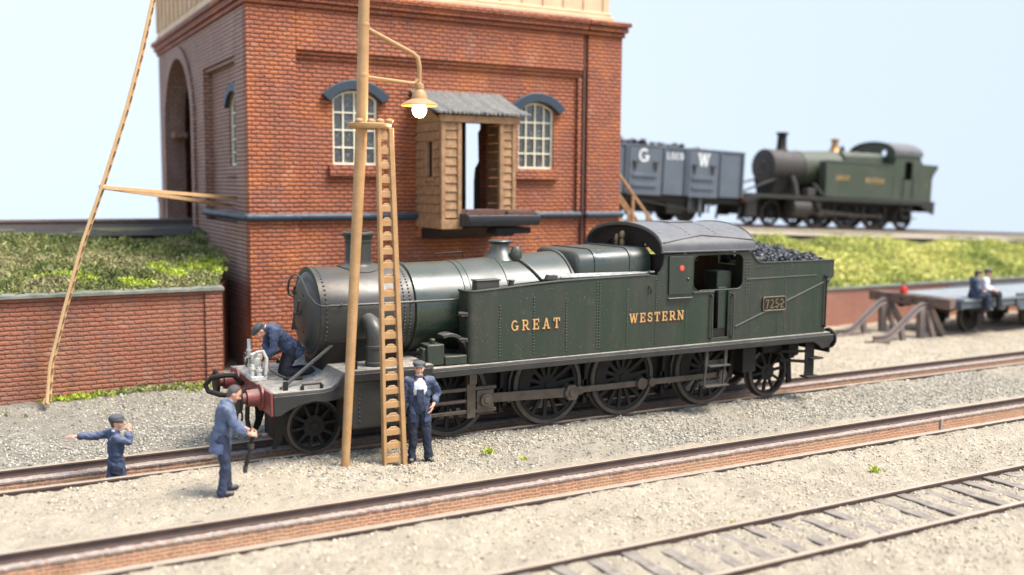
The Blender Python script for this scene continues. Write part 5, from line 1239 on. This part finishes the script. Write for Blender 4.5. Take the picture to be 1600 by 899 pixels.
mb = MB(); mb.bar((-.30, 0, .72), (-.9, 0, .62), .06, .05); mb.bar((-.9, 0, .62), (-.9, 0, .35), .05, .05); mb.bar((9.9, 0, .45), (10.3, 0, .45), .06, .04); mb.bar((9.9, 0, .4), (9.9, 0, .7), .05, .05); mb.build('coupling', M['engine_black'], D_)
mb = MB(); mb.tube([(-.3, .3, 1.0), (-.5, .3, 1.4), (-.4, .3, 1.55)], .03, 6); mb.build('vacuum_hose', M['engine_black'], D_)
coalheap('low coal heap showing over the bunker of the small distant engine', 9.0, 9.6, -1.0, 1.0, lambda x, y: 2.5, 90, .08, .15, (20.0, YR, rz(20.)), seed=8).rotation_euler = (0, SL, 0)

# ------------------------------------------------------------------ coal wagon
W = thing('coal_wagon', 'grey steel loco coal wagon lettered G W beside the brick building', 'wagon'); on_ramp(W, 16.25)
hw, z0, z1 = 1.15, .98, 2.50; x0, x1 = -3.35, 3.40
mb = MB()
for s in (-1, 1): mb.box(x0, x1, *sorted((s*hw, s*(hw-.05))), z0, z1)
mb.box(x0, x0+.05, -hw+.05, hw-.05, z0, z1); mb.box(x1-.05, x1, -hw+.05, hw-.05, z0, z1); mb.box(x0, x1, -hw, hw, z0-.06, z0)
mb.box(x0-.03, x1+.03, -hw-.035, -hw+.04, z1-.02, z1+.05); mb.box(x0-.03, x1+.03, hw-.04, hw+.035, z1-.02, z1+.05); mb.box(x1-.04, x1+.03, -hw, hw, z1-.02, z1+.05)
mb.build('body', M['wagon_grey'], W, bev=.012)
for s in (-1, 1):
    for a, b in ((-1.62, -.25), (.90, 2.22)):
        y0, y1 = sorted((s*(hw+.002), s*(hw+.055)))
        d = MB().box(a, b, y0, y1, z0-.10, z1-.06).build('side_door', M['wagon_grey'], W, bev=.014)
        mb = MB()
        for z in (z0+.17, z0+.50): mb.box(a+.14, b-.22, *sorted((s*(hw+.056), s*(hw+.10))), z, z+.10)
        mb.build('door_rib', M['wagon_grey'], d, bev=.012)
        for x in (a+.24, b-.28):
            mb = MB(); mb.box(x-.10, x+.10, *sorted((s*(hw+.056), s*(hw+.13))), z0+.94, z0+1.03); mb.box(x-.03, x+.03, *sorted((s*(hw+.056), s*(hw+.11))), z0+.72, z0+.94)
            mb.build('door_hinge', M['dark_iron'], d, bev=.01)
    for x in (-1.72, -.15, .80, 2.32, x0+.06, x1-.06): MB().box(x-.045, x+.045, *sorted((s*(hw+.001), s*(hw+.07))), z0-.04, z1-.021).build('side_post', M['wagon_grey'], W, bev=.01)
    mb = MB(); mb.box(x0, x1, *sorted((s*.92, s*.98)), z0-.30, z0-.065); mb.bar((-1.2, s*1.12, .72), (1.2, s*1.14, .42), .03, .06); mb.bar((1.2, s*1.14, .35), (1.2, s*1.1, .9), .03, .08)
    mb.build('solebar', M['black'], W, bev=.008)
    for x in (-1.85, 1.35):
        wheel(.44, 0, W, x, s*.60, s, name='wheel')
        mb = MB(); mb.prism([(x-.45, .95), (x+.45, .95), (x+.14, .3), (x-.14, .3)], s*.86-.015, s*.86+.015); mb.box(x-.13, x+.13, *sorted((s*.84, s*1.0)), .34, .62); mb.bar((x-.5, s*.93, .75), (x, s*.93, .64), .06, .06); mb.bar((x+.5, s*.93, .75), (x, s*.93, .64), .06, .06)
        for q in (x-.58, x+.58): mb.bar((q, s*.66, .95), (q, s*.66, .2), .08, .1)
        mb.build('axle_guard', M['black'], W, bev=.01)
    for x in (1.35,):
        mb = MB()
        for k in (-.22, .22): mb.box(x+k-.06, x+k+.06, *sorted((s*1.0, s*1.08)), .35, 1.0)
        mb.build('door_stop', M['deck_side'], W, bev=.01)
    for d, x in ((-1, x0), (1, x1)): buffer(W, x, s*.74, .84, d, .34, 'black')
mb = MB(); mb.box(x0, x1, -.9, .9, z0-.28, z0-.1); mb.box(-2.8, 2.3, -.5, .5, .34, .72); mb.box(.2, 1.0, -.95, .95, .3, .7); mb.bar((x1, 0, .6), (x1+.45, 0, .55), .06, .05); mb.build('underframe', M['black'], W)
letters('G', -1.24, -.82, 1.98, 2.42, -hw-.061, M['white'], W); letters('LOCO', -.02, .68, 2.12, 2.36, -hw-.006, M['white'], W); letters('W', 1.28, 1.80, 1.96, 2.40, -hw-.061, M['white'], W)
coalheap('heaped coal load showing above the grey wagon side', -3.2, 3.2, -1.0, 1.0, lambda x, y: 2.42+.22*math.exp(-((x+.9)/.5)**2)+.2*math.exp(-((x-.7)/.35)**2)+.05*math.exp(-((x-2)/.6)**2), 420, .08, .16, (16.25, YR, rz(16.25)), seed=9).rotation_euler = (0, SL, 0)

# ------------------------------------------------------------------ siding at the right: buffer stop, flat wagon
YS = 4.15
t = thing('siding', 'short siding track under the flat wagon at the right', 'track', (0, YS, 0)); rails(t, 19.9, 46, -.0)
for i in range(20): MB().box(20.3+.5*i, 20.5+.5*i, -1, 1, -.2, -.08).build('sleeper', M['sleeper'], t)
bs = thing('buffer_stop', 'buffer stop of two bent brown rails with a heavy timber cross beam', 'buffer stop', (0, YS, 0))
for s in (-1, 1):
    y = s*.68; tw = V((0, 0, 0))
    mb = MB()
    path = [(17.25, 0.02), (17.75, .02), (17.95, .10), (19.02, .80), (19.22, .87), (19.42, .85), (19.58, .70), (20.15, -.06)]
    pr = [(-.07, -.07), (.07, -.07), (.07, -.05), (.02, -.035), (.02, .035), (.05, .05), (.05, .085), (-.05, .085), (-.05, .05), (-.02, .035), (-.02, -.035), (-.07, -.05)]
    rows = []
    for i, (x, z) in enumerate(path):
        a = V(path[max(0, i-1)]); b = V(path[min(len(path)-1, i+1)]); d = (b-a).normalized(); n_ = V((-d.y, d.x))
        rows.append([mb.bm.verts.new((x+n_.x*q, y+p, z+n_.y*q+.03)) for p, q in pr])
    for a, b in zip(rows, rows[1:]):
        for i in range(len(pr)): mb.bm.faces.new([a[i], b[i], b[(i+1) % len(pr)], a[(i+1) % len(pr)]])
    mb.bm.faces.new(rows[0]); mb.bm.faces.new(rows[-1][::-1]); bmesh.ops.recalc_face_normals(mb.bm, faces=mb.bm.faces)
    mb.build('bent_rail', M['bufrail'], bs, smooth=30)
    for p, q, w_, h_ in (((18.35, y, .35), (18.45, y, -.1), .12, .16), ((19.15, y, .8), (19.2, y, -.1), .16, .22), ((19.35, y, .78), (19.75, y, -.1), .10, .16)): MB().bar(p, q, w_, h_).build('strut', M['bufrail'], bs, bev=.015)
mb = MB(); mb.box(19.40, 19.66, -1.42, 1.42, .84, 1.13)
bmesh.ops.subdivide_edges(mb.bm, edges=[e for e in mb.bm.edges if e.calc_length() > 1], cuts=10)
for v in mb.bm.verts: v.co += V((rnd.uniform(-.015, .015), 0, rnd.uniform(-.015, .015)))
cb = mb.build('cross_beam', M['timber'], bs, bev=.02)
mb = MB()
for y in (-.68, .68, -.2, .2): mb.cyl((19.40, y, .98), (19.36, y, .98), .05, n=8)
mb.build('bolt', M['dark_iron'], cb)
for p, q in (((17.0, -.6, -.03), (17.6, -.95, -.03)), ((16.6, .4, -.03), (18.6, .6, -.03))): MB().bar(p, q, .09, .06).build('ground_timber', M['timber'], bs)
rl = thing('red_lamp', 'small red lamp standing on the timber beam of the buffer stop', 'lamp', (19.53, YS+.25, 1.13))
mb = MB(); mb.box(-.08, .08, -.08, .08, 0, .17); mb.lathe([(.09, .17), (.09, .19), (.05, .24), (.0, .24)], (0, 0, 0), (0, 0, 1), 16); mb.cyl((-.08, 0, .12), (-.11, 0, .12), .06, n=12); mb.build('lamp_body', M['red_paint'], rl, bev=.01)
mb = MB(); mb.tube([(0, -.07, .22), (0, -.06, .29), (0, .06, .29), (0, .07, .22)], .012, 6); mb.build('handle', M['dark_iron'], rl)
F = thing('flat_wagon', 'long flat wagon with pale blue-grey deck where two workers sit', 'wagon', (20.35, YS, 0))
L = 12.
mb = MB(); n = 1
for i in range(7): y = -1.18+.337*i; mb.box(0, L, y, y+.332, .98, 1.06)
mb.build('deck', M['deck'], F, bev=.006)
for s in (-1, 1):
    mb = MB(); mb.box(0, L, *sorted((s*1.14, s*1.10)), .78, .975); mb.box(2.6, L-2.6, *sorted((s*1.14, s*1.06)), .62, .775)
    for i in range(9): mb.box(1.2+1.2*i, 1.28+1.2*i, *sorted((s*1.141, s*1.2)), .72, .98)
    mb.build('solebar', M['deck_side'], F, bev=.008)
    mb = MB(); mb.box(2.35, 9.6, *sorted((s*1.16, s*1.20)), 1.061, 1.14); mb.build('side_rail', M['deck_side'], F, bev=.008)
    for x in (1.05, 3.95, 8.3, 11.):
        wheel(.44, 0, F, x, s*.60, s)
        mb = MB(); mb.prism([(x-.4, .85), (x+.4, .85), (x+.13, .28), (x-.13, .28)], s*.82-.015, s*.82+.015); mb.box(x-.13, x+.13, *sorted((s*.8, s*.98)), .32, .60); mb.bar((x-.55, s*.9, .74), (x+.55, s*.9, .74), .07, .08); mb.bar((x-.5, s*.9, .72), (x+.5, s*.9, .60), .06, .05); mb.bar((x+.62, s*.6, .8), (x+.60, s*.6, .2), .08, .1)
        mb.build('axle_guard', M['black'], F, bev=.01)
    buffer(F, 0, s*.74, .86, -1, .34, 'black')
mb = MB(); mb.box(-.06, 0, -1.15, 1.15, .74, 1.0); mb.build('headstock', M['deck_side'], F, bev=.01)
mb = MB(); mb.box(.2, L, -.9, .9, .7, .95); mb.build('underframe', M['black'], F)
# ------------------------------------------------------------------ people
def solid(mb, name, mats, vox, parent=None, rough=0., seed=0, paint=None, up=None):
    """fuse overlapping volumes into one continuous surface"""
    me = bpy.data.meshes.new(name); mb.bm.to_mesh(me); mb.bm.free()
    o = bpy.data.objects.new(name, me); COL.objects.link(o)
    r = o.modifiers.new('r', 'REMESH'); r.mode = 'VOXEL'; r.voxel_size = vox; r.use_smooth_shade = True
    s = o.modifiers.new('s', 'SMOOTH'); s.factor = .5; s.iterations = 2
    bpy.context.view_layer.update()
    dg = bpy.context.evaluated_depsgraph_get()
    m2 = bpy.data.meshes.new_from_object(o.evaluated_get(dg)); o.modifiers.clear(); o.data = m2; bpy.data.meshes.remove(me); m2.name = name
    if rough:
        n = len(m2.vertices); co = np.empty(n*3, np.float32); m2.vertices.foreach_get('co', co); co = co.reshape(-1, 3)
        no = np.empty(n*3, np.float32); m2.vertices.foreach_get('normal', no); no = no.reshape(-1, 3)
        d = fbm(co[:, 0]*1.0+co[:, 1]*.7, co[:, 2]*.8+co[:, 1]*.6, 9, 100+seed, 3, .6)+.6*vnoise(co[:, 2]*2.2+co[:, 0], co[:, 1]+co[:, 0], 12, 120+seed)
        co = co+no*(d*rough)[:, None]; m2.vertices.foreach_set('co', co.astype(np.float32).ravel()); m2.update()
    m2.materials.clear()
    for k in (mats if isinstance(mats, (list, tuple)) else [mats]): m2.materials.append(k)
    if paint:
        for p in m2.polygons: p.material_index = paint(p.center)
    else:
        for p in m2.polygons: p.material_index = 0
    m2.shade_smooth()
    if parent is not None: o.parent = parent
    return o
def caps(mb, p0, p1, r0, r1):
    p0, p1 = V(p0), V(p1); mb.cyl(p0, p1, r0, r1, 14); mb.ball(p0, r0, 2); mb.ball(p1, r1, 2)
def basis(up, fwd):
    z = V(up).normalized(); x = V(fwd); x = (x-z*x.dot(z)).normalized(); y = z.cross(x)
    return Matrix((x, y, z)).transposed()          # columns: forward, left, up
def hand(mb, w, d, n, curl, s):
    """palm and five fingers from wrist w along d; n = palm side; s = thumb side"""
    d = V(d).normalized(); n = V(n); n = (n-d*n.dot(d)).normalized(); t = V(s); t = (t-d*t.dot(d)-n*t.dot(n)).normalized()
    Mx = Matrix((d, t, n)).transposed()
    mb.ball(w+d*.045, .04, 2, (1.15, .92, .46), Mx)
    for k, (o_, L_) in enumerate(((.028, .075), (.010, .085), (-.009, .078), (-.027, .06))):
        p = w+d*.075+t*o_; a = curl
        q1 = p+(d*math.cos(a*.6)+n*math.sin(a*.6))*L_*.5
        q2 = q1+(d*math.cos(a*1.5)+n*math.sin(a*1.5))*L_*.5
        caps(mb, p, q1, .0105, .010); caps(mb, q1, q2, .010, .0085)
    p = w+d*.02+t*.03; q1 = p+(d*.6+t*.75+n*.25).normalized()*.04; q2 = q1+(d*.9+t*.1+n*.5).normalized()*.032
    caps(mb, p, q1, .0135, .012); caps(mb, q1, q2, .012, .009)
def person(label, loc, rz_, J, jk, tr, hat='cap', shirt=True, hem=.17, group=None, seed=0, sleeve=.62):
    """J: joints in the figure's own frame, facing +x"""
    t = thing('person', label, 'person', loc, rz_, group)
    J = {k: V(v) if not isinstance(v, (int, float)) else v for k, v in J.items()}
    hip, che, nek, hed = J['hip'], J['chest'], J['neck'], J['head']
    side = (J['shL']-J['shR']).normalized()
    spine = (che-hip).normalized()
    Hm = basis(J['hup'], J['face']); fx, fy, fz = (Hm @ V(a) for a in ((1, 0, 0), (0, 1, 0), (0, 0, 1)))
    # --- body: one continuous figure
    mb = MB()
    mb.ball(hed+fz*.012, .086, 3, (1.0, .84, 1.1), Hm); mb.ball(hed+fx*.018-fz*.035, .066, 2, (1.0, .86, 1.05), Hm)
    mb.ball(hed+fx*.060-fz*.085, .026, 2, (1, 1.1, .9), Hm)
    caps(mb, hed+fx*.078+fz*.012, hed+fx*.100-fz*.022, .010, .0155); mb.ball(hed+fx*.074+fz*.027, .02, 2, (.7, 2.3, .55), Hm)
    mb.ball(hed+fx*.076-fz*.056, .017, 2, (.7, 1.5, .6), Hm)
    for s in (-1, 1): mb.ball(hed+fy*.073*s-fz*.006-fx*.012, .024, 2, (.75, .4, 1.2), Hm); mb.ball(hed+fx*.06+fy*.04*s-fz*.025, .024, 2)
    caps(mb, nek, hed-fz*.06-fx*.012, .052, .05)
    Tb = basis(spine, side.cross(spine))
    for i in range(6): k = i/5; mb.ball(hip.lerp(che, k), .10, 2, (.95, 1.28+.25*k, 1.1), Tb)
    caps(mb, che, nek, .09, .055); caps(mb, che.lerp(J['shL'], .3), J['shL'], .07, .055); caps(mb, che.lerp(J['shR'], .3), J['shR'], .07, .055)
    for q in 'LR':
        a, b, c = J['sh'+q], J['el'+q], J['wr'+q]
        caps(mb, a, b, .044, .034); caps(mb, b, c, .036, .026)
        hand(mb, c, J['hd'+q], J['pn'+q], J.get('curl'+q, .6), J['th'+q])
        h0 = hip+side*(.085 if q == 'L' else -.085)-spine*.02
        caps(mb, h0, J['kn'+q], .08, .052); caps(mb, J['kn'+q], J['an'+q], .052, .036)
        f_ = V(J['to'+q]).normalized(); caps(mb, J['an'+q], J['an'+q]+f_*.07-V((0, 0, .03)), .034, .022)
    eyes = [hed+fx*.082+fy*.033*s+fz*.006 for s in (-1, 1)]; brow = [hed+fx*.086+fy*.034*s+fz*.030 for s in (-1, 1)]; mouth = hed+fx*.088-fz*.056
    def paint(c):
        c = V(c)
        for e in eyes:
            q = c-e
            if abs(q.dot(fy)) < .014 and abs(q.dot(fz)) < .0065 and q.length < .03: return 1
        for e in brow:
            q = c-e
            if abs(q.dot(fy)) < .018 and abs(q.dot(fz)) < .006 and q.length < .03: return 1
        q = c-mouth
        if abs(q.dot(fy)) < .022 and abs(q.dot(fz)) < .006 and q.length < .03: return 2
        return 0
    body = solid(mb, 'body', [M['skin'], M['face_dark'], M['lips']], .0075, t, paint=paint)
    # --- hair and cap
    mb = MB()
    mb.ball(hed+fz*.034-fx*.022, .086, 3, (1.02, .90, 1.0), Hm); mb.ball(hed-fx*.045-fz*.02, .060, 2, (.8, 1.1, 1.1), Hm)
    hm = solid(mb, 'hair', M['hair'], .011, t, .004, seed)
    if hat == 'cap':
        mb = MB()
        mb.ball(hed+fz*.070-fx*.004, .104, 3, (1.08, 1.0, .46), Hm); mb.ball(hed+fz*.048-fx*.008, .098, 3, (1.03, .92, .40), Hm)
        mb.ball(hed+fz*.046+fx*.085, .060, 2, (.85, 1.15, .16), basis(fz*.95+fx*.25, fx))
        solid(mb, 'flat_cap', M['cap'], .010, t, .004, seed+1)
    elif hat == 'helmet':
        mb = MB(); mb.ball(hed+fz*.062-fx*.008, .104, 3, (1.1, .98, .70), Hm); mb.ball(hed+fz*.042+fx*.01, .118, 3, (1.05, .92, .16), Hm); mb.ball(hed+fz*.040+fx*.09, .06, 2, (.8, 1.1, .14), Hm)
        solid(mb, 'cap', M['cap'], .010, t, .003, seed+1)
    # --- trousers and boots
    mb = MB(); mb.ball(hip, .115, 3, (1.0, 1.28, .95), Tb); mb.ball(hip+spine*.09, .105, 3, (1.0, 1.25, .9), Tb)
    for q in 'LR':
        h0 = hip+side*(.082 if q == 'L' else -.082)-spine*.02
        caps(mb, h0, J['kn'+q], .105, .074); kn, an = J['kn'+q], J['an'+q]; e = kn.lerp(an, .98)
        e2 = an+(an-kn).normalized()*.025; caps(mb, kn, e2, .073, .060); mb.ball(e2+(kn-e2).normalized()*.03, .066, 2, (1.15, 1.05, .7))
    solid(mb, 'trousers', tr, .012, t, .010, seed+2)
    mb = MB()
    for q in 'LR':
        f_ = V(J['to'+q]).normalized(); an = J['an'+q]; sp_ = V((0, 0, -1)) if abs(f_.z) < .5 else V((-1, 0, 0))
        caps(mb, an, an+sp_*.03, .05, .048); caps(mb, an+sp_*.035-f_*.03, an+sp_*.038+f_*.125, .042, .038); mb.ball(an+sp_*.03+f_*.12, .043, 2, (1.1, 1, .8))
    solid(mb, 'boots', M['boot'], .011, t)
    # --- jacket
    mb = MB()
    lo_ = hip-spine*hem*.75
    if J.get('seated', 0): lo_ = hip-spine*.02
    for i in range(8):
        k = i/7; p = lo_.lerp(che, k); w = .145+.02*k-.0*k; mb.ball(p, w*(1.02 if k < .3 else .97+.05*k), 2, (.70, 1.10+.08*k, .9), Tb)
    if not J.get('seated', 0):
        n0 = len(mb.bm.verts); mb.lathe([(0, 0), (1, 0), (.97, .3), (.9, .7), (.84, 1), (0, 1)], (0, 0, 0), (0, 0, 1), 28); mb.bm.verts.ensure_lookup_table()
        L_ = (lo_.lerp(che, .55)-lo_).length+.09
        for v in mb.bm.verts[n0:]: v.co = lo_-spine*.09+Tb @ V((v.co.x*.142, v.co.y*.188, v.co.z*L_))
    caps(mb, che, nek-spine*.02, .105, .074); 
    for q in 'LR':
        a, b, c = J['sh'+q], J['el'+q], J['wr'+q]
        caps(mb, che.lerp(a, .45), a, .100, .070); caps(mb, a, b, .070, .062); caps(mb, b, b.lerp(c, sleeve), .062, .056)
    fw = side.cross(spine)
    solid(mb, 'jacket' if shirt else 'shirt', jk, .011, t, .013, seed+3)
    if shirt:
        mb = MB(); mb.lathe([(.050, 0), (.060, .02), (.052, .045), (.046, .045), (.044, 0)], nek-spine*.005, spine*.8+(hed-nek).normalized()*.4, 16)
        mb.build('collar', M['white_cloth'], t)
    return t, J, fw, side, spine
def stand(**k):
    J = dict(hip=(0, 0, .84), chest=(.005, 0, 1.18), neck=(-.005, 0, 1.345), head=(.02, 0, 1.475), face=(1, 0, 0), hup=(0, 0, 1), shL=(0, .185, 1.285), shR=(0, -.185, 1.285),
             elL=(-.02, .235, 1.03), elR=(-.02, -.235, 1.03), wrL=(.05, .235, .80), wrR=(.05, -.235, .80), hdL=(.1, 0, -1), hdR=(.1, 0, -1), pnL=(0, -1, 0), pnR=(0, 1, 0), thL=(1, 0, 0), thR=(1, 0, 0),
             knL=(.02, .10, .45), knR=(.02, -.10, .45), anL=(0, .11, .085), anR=(0, -.11, .085), toL=(1, .25, 0), toR=(1, -.25, 0))
    J.update(k); return J
gzf = lambda x, y: float(gz(np.array([x]), np.array([y]))[0])
# man standing beside the ladder, one hand at his hip, jacket open
zg = gzf(1.36, -1.62)
t, J, fw, sd_, sp_ = person('worker in flat cap and open blue jacket standing by the foot of the ladder', (1.36, -1.60, zg), math.radians(-104), stand(
    elL=(-.07, .31, 1.05), wrL=(.10, .20, .90), hdL=(.35, -.35, -.8), pnL=(-.3, -.9, 0), thL=(.8, .3, 0), curlL=.5,
    elR=(-.01, -.25, 1.02), wrR=(.02, -.265, .77), curlR=.8, face=(1, -.12, -.02), knL=(.03, .11, .45), anL=(.03, .14, .085)), M['blue_cloth'], M['navy_cloth'], seed=1, hem=.14)
mb = MB(); mb.ball((.052, 0, 1.17), .10, 3, (.86, 1.25, 1.35)); mb.ball((.088, 0, 1.18), .10, 3, (.58, .70, 1.15)); mb.ball((.060, 0, 1.28), .06, 2, (.7, .8, .9)); solid(mb, 'shirt', M['white_cloth'], .011, t, .004, 21)
mb = MB(); mb.ball((.040, 0, .93), .10, 3, (1.02, 1.35, 1.9)); mb.ball((.095, 0, .98), .10, 3, (.62, .62, 1.9)); mb.box(.09, .158, -.055, .055, .95, 1.17); solid(mb, 'bib', M['dusty_navy'], .011, t, .004, 22)
jm = [c for c in t.children if c.name.startswith('jacket')][0].data
bmj = bmesh.new(); bmj.from_mesh(jm)
bmesh.ops.delete(bmj, geom=[v for v in bmj.verts if v.co.x > .03 and v.co.z < 1.33 and abs(v.co.y+.0) < (.062+.03*math.sin((v.co.z-.7)*4)+.004*math.sin(v.co.z*60))], context='VERTS'); bmj.to_mesh(jm); bmj.free()
# man in the dusty jacket before the engine, working a hose with both hands
zg = gzf(-1.74, -2.14)
hm = person('bareheaded worker in dusty blue jacket holding a black hose before the engine buffers', (-1.74, -2.14, zg), math.radians(-8), stand(
    hip=(-.02, 0, .82), chest=(.03, 0, 1.14), neck=(.085, 0, 1.285), head=(.155, 0, 1.385), face=(.85, 0, -.55), hup=(.55, 0, .85), shL=(.05, .18, 1.225), shR=(.05, -.18, 1.225),
    elL=(.16, .23, .94), elR=(.17, -.23, .95), wrL=(.36, .10, .84), wrR=(.35, -.09, .83), hdL=(.8, -.4, -.1), hdR=(.85, .35, -.12), pnL=(-.2, -.8, -.5), pnR=(-.2, .8, -.5), thL=(.2, 0, 1), thR=(.2, 0, 1), curlL=1.1, curlR=1.1,
    knL=(.03, .10, .43), knR=(.02, -.10, .43), anL=(.05, .12, .085), anR=(-.04, -.10, .085)), M['dusty_jacket'], M['dusty_navy'], hat=None, seed=5, sleeve=.5)
hs = thing('hose', 'black hose with nozzle held by the bareheaded worker before the engine', 'hose', (-1.74, -2.14, zg))
mb = MB(); mb.tube([(.50, -.12, .80), (.43, -.08, .79), (.38, -.05, .76), (.36, -.06, .66), (.33, -.07, .54), (.30, -.06, .43), (.28, -.05, .36)], [.016, .02, .026, .028, .03, .03, .026], 10); mb.build('hose_pipe', M['black'], hs)
mb = MB(); mb.cyl((.36, -.06, .68), (.355, -.06, .62), .045, n=10); mb.cyl((.50, -.12, .80), (.56, -.15, .81), .022, .012, 10); mb.cyl((.28, -.05, .38), (.275, -.05, .29), .034, .028, 10); mb.build('nozzle', M['dark_iron'], hs)
# man in the ash pit giving an arm signal
person('worker in dark cap standing waist deep in the ash pit with one arm stretched out', (-2.84, -.06, -.80), math.radians(-14), stand(
    face=(.95, -.1, .0), head=(.03, 0, 1.48), elR=(.20, -.20, 1.22), wrR=(.20, -.05, 1.36), hdR=(.15, .35, .85), pnR=(-.7, .5, 0), thR=(-.3, -.8, .1), curlR=1.0, shR=(.04, -.17, 1.27),
    shL=(-.06, .17, 1.29), elL=(-.34, .14, 1.255), wrL=(-.55, .10, 1.285), hdL=(-1, -.05, .08), pnL=(0, 0, -1), thL=(0, -1, 0), curlL=.35, sleeve=1), M['blue_cloth'], M['navy_cloth'], hat='helmet', seed=9, sleeve=.7, hem=.26)
# man kneeling and bending on the engine's front platform
person('worker in grey cap bending over on the front platform of the large engine', (-.24, -.02, 1.146), PI, dict(
    hip=(-.06, 0, .47), chest=(.20, 0, .74), neck=(.33, 0, .79), head=(.425, 0, .755), face=(.62, 0, -.78), hup=(.75, 0, .65), shL=(.24, .18, .75), shR=(.24, -.18, .75),
    elL=(.27, .20, .48), elR=(.28, -.20, .49), wrL=(.38, .10, .28), wrR=(.36, .16, .27), hdL=(.3, .1, -.9), hdR=(.3, .1, -.9), pnL=(-.6, -.6, 0), pnR=(-.6, .6, 0), thL=(.8, 0, .3), thR=(.8, 0, .3), curlL=1., curlR=1.,
    knL=(.06, .10, .075), knR=(.05, -.10, .075), anL=(-.33, .11, .07), anR=(-.33, -.11, .07), toL=(-1, 0, -.3), toR=(-1, 0, -.3)), M['blue_cloth'], M['black_cloth'], seed=13, hem=.13)
sh = thing('shovel', 'dark shovel lying on the engine platform under the bending worker', 'shovel', (-.48, -.30, 1.15))
MB().tube([(-.10, .12, .16), (.02, .02, .08), (.12, -.08, .035)], .018, 8).build('handle', M['dark_iron'], sh)
mb = MB(); mb.prism([(.08, -.02), (.16, -.14), (.36, -.16), (.40, -.04), (.30, .08), (.14, .06)], .01, .03, lambda u, v, w: (u, v, w)); mb.build('blade', M['black'], sh, bev=.006)
# two men sitting on the flat wagon
sit = lambda **k: {**dict(seated=1, hip=(0, 0, .10), chest=(.03, 0, .43), neck=(.05, 0, .59), head=(.09, 0, .71), face=(1, 0, -.15), hup=(.1, 0, 1), shL=(.03, .18, .53), shR=(.03, -.18, .53),
    elL=(.06, .23, .29), elR=(.06, -.23, .29), wrL=(.26, .10, .22), wrR=(.26, -.10, .22), hdL=(.9, -.4, -.1), hdR=(.9, .4, -.1), pnL=(-.1, -.3, -1), pnR=(-.1, .3, -1), thL=(.3, -.8, .3), thR=(.3, .8, .3), curlL=.8, curlR=.8,
    knL=(.40, .10, .10), knR=(.40, -.10, .10), anL=(.40, .10, -.26), anR=(.42, -.09, -.27), toL=(1, 0, -.1), toR=(1, 0, -.1)), **k}
zd = 1.065
person('worker in navy jacket and cap sitting on the flat wagon edge, hunched forward', (20.86, 3.10, zd), math.radians(-38), sit(head=(.13, 0, .69), face=(.9, 0, -.4), neck=(.09, 0, .58), chest=(.05, 0, .42)), M['blue_cloth'], M['dusty_navy'], seed=17, group='workers seated on the flat wagon')
person('worker in white shirt and dark trousers sitting on the flat wagon edge', (21.45, 3.15, zd), math.radians(-62), sit(knL=(.39, .12, .12), anL=(.44, .13, -.24)), M['white_cloth'], M['black_cloth'], shirt=False, seed=19, group='workers seated on the flat wagon')
SKY, SUN, SKYE, EXPO = .15, 2.8, .405, 1.25
# ------------------------------------------------------------------ sky, light, camera
EL, AZ = math.radians(60), math.radians(138)      # sun height; compass from +y towards +x
sd = V((math.sin(AZ)*math.cos(EL), math.cos(AZ)*math.cos(EL), math.sin(EL)))
w = bpy.data.worlds.new('World'); SC.world = w; w.use_nodes = True
nt = w.node_tree; bg = nt.nodes['Background']; bg.inputs['Strength'].default_value = SKY
sk = nt.nodes.new('ShaderNodeTexSky'); sk.sky_type = 'NISHITA'; sk.sun_disc = False; sk.sun_elevation = EL; sk.sun_rotation = AZ
sk.air_density = 1.; sk.dust_density = 1.5; sk.ozone_density = 1.
nt.links.new(sk.outputs[0], bg.inputs[0])
L = bpy.data.lights.new('sun', 'SUN'); L.energy = SUN; L.angle = math.radians(26); L.color = (1., .95, .88)
lo = bpy.data.objects.new('sun', L); COL.objects.link(lo); lo.location = (20, -20, 40); lo.rotation_euler = sd.to_track_quat('Z', 'Y').to_euler()
# painted sky board standing behind the yard
m, nt, b = nmat('sky_board'); b.inputs['Base Color'].default_value = (.10, .12, .14, 1); b.inputs['Roughness'].default_value = 1; b.inputs['Specular IOR Level'].default_value = 0
b.inputs['Emission Color'].default_value = (.735, .845, .99, 1); b.inputs['Emission Strength'].default_value = SKYE
mb = MB(); rows = []
for i in range(65):
    a = math.radians(-100+200*i/64+25)
    rows.append([mb.bm.verts.new((4+58*math.sin(a), -8+58*math.cos(a), z)) for z in (-3, 45)])
for a, c in zip(rows, rows[1:]):
    f = mb.bm.faces.new([a[0], c[0], c[1], a[1]]); f.smooth = True
o = mb.build('sky', m, smooth=0); o['kind'] = 'structure'; o.data.shade_smooth()
cam = bpy.data.cameras.new('camera'); co = bpy.data.objects.new('camera', cam); COL.objects.link(co)
yaw, pit, rol = 0.506612238, 0.102626951, 0.008153257
f = V((math.sin(yaw)*math.cos(pit), math.cos(yaw)*math.cos(pit), -math.sin(pit))); r = V((math.cos(yaw), -math.sin(yaw), 0)); u = r.cross(f)
r2 = r*math.cos(rol)+u*math.sin(rol); u2 = u*math.cos(rol)-r*math.sin(rol)
co.matrix_world = Matrix(((r2.x, u2.x, -f.x, -4.68454575), (r2.y, u2.y, -f.y, -15.4162671), (r2.z, u2.z, -f.z, 4.2061135), (0, 0, 0, 1)))
cam.sensor_width = 36; cam.lens = 1548.47/1600*36; cam.clip_start = .1; cam.clip_end = 400
cam.dof.use_dof = True; cam.dof.focus_distance = 16.2; cam.dof.aperture_fstop = .0348/.13
SC.camera = co
vs = SC.view_settings; vs.view_transform = 'Standard'; vs.look = 'None'; vs.exposure = EXPO; vs.gamma = 1; vs.use_curve_mapping = False
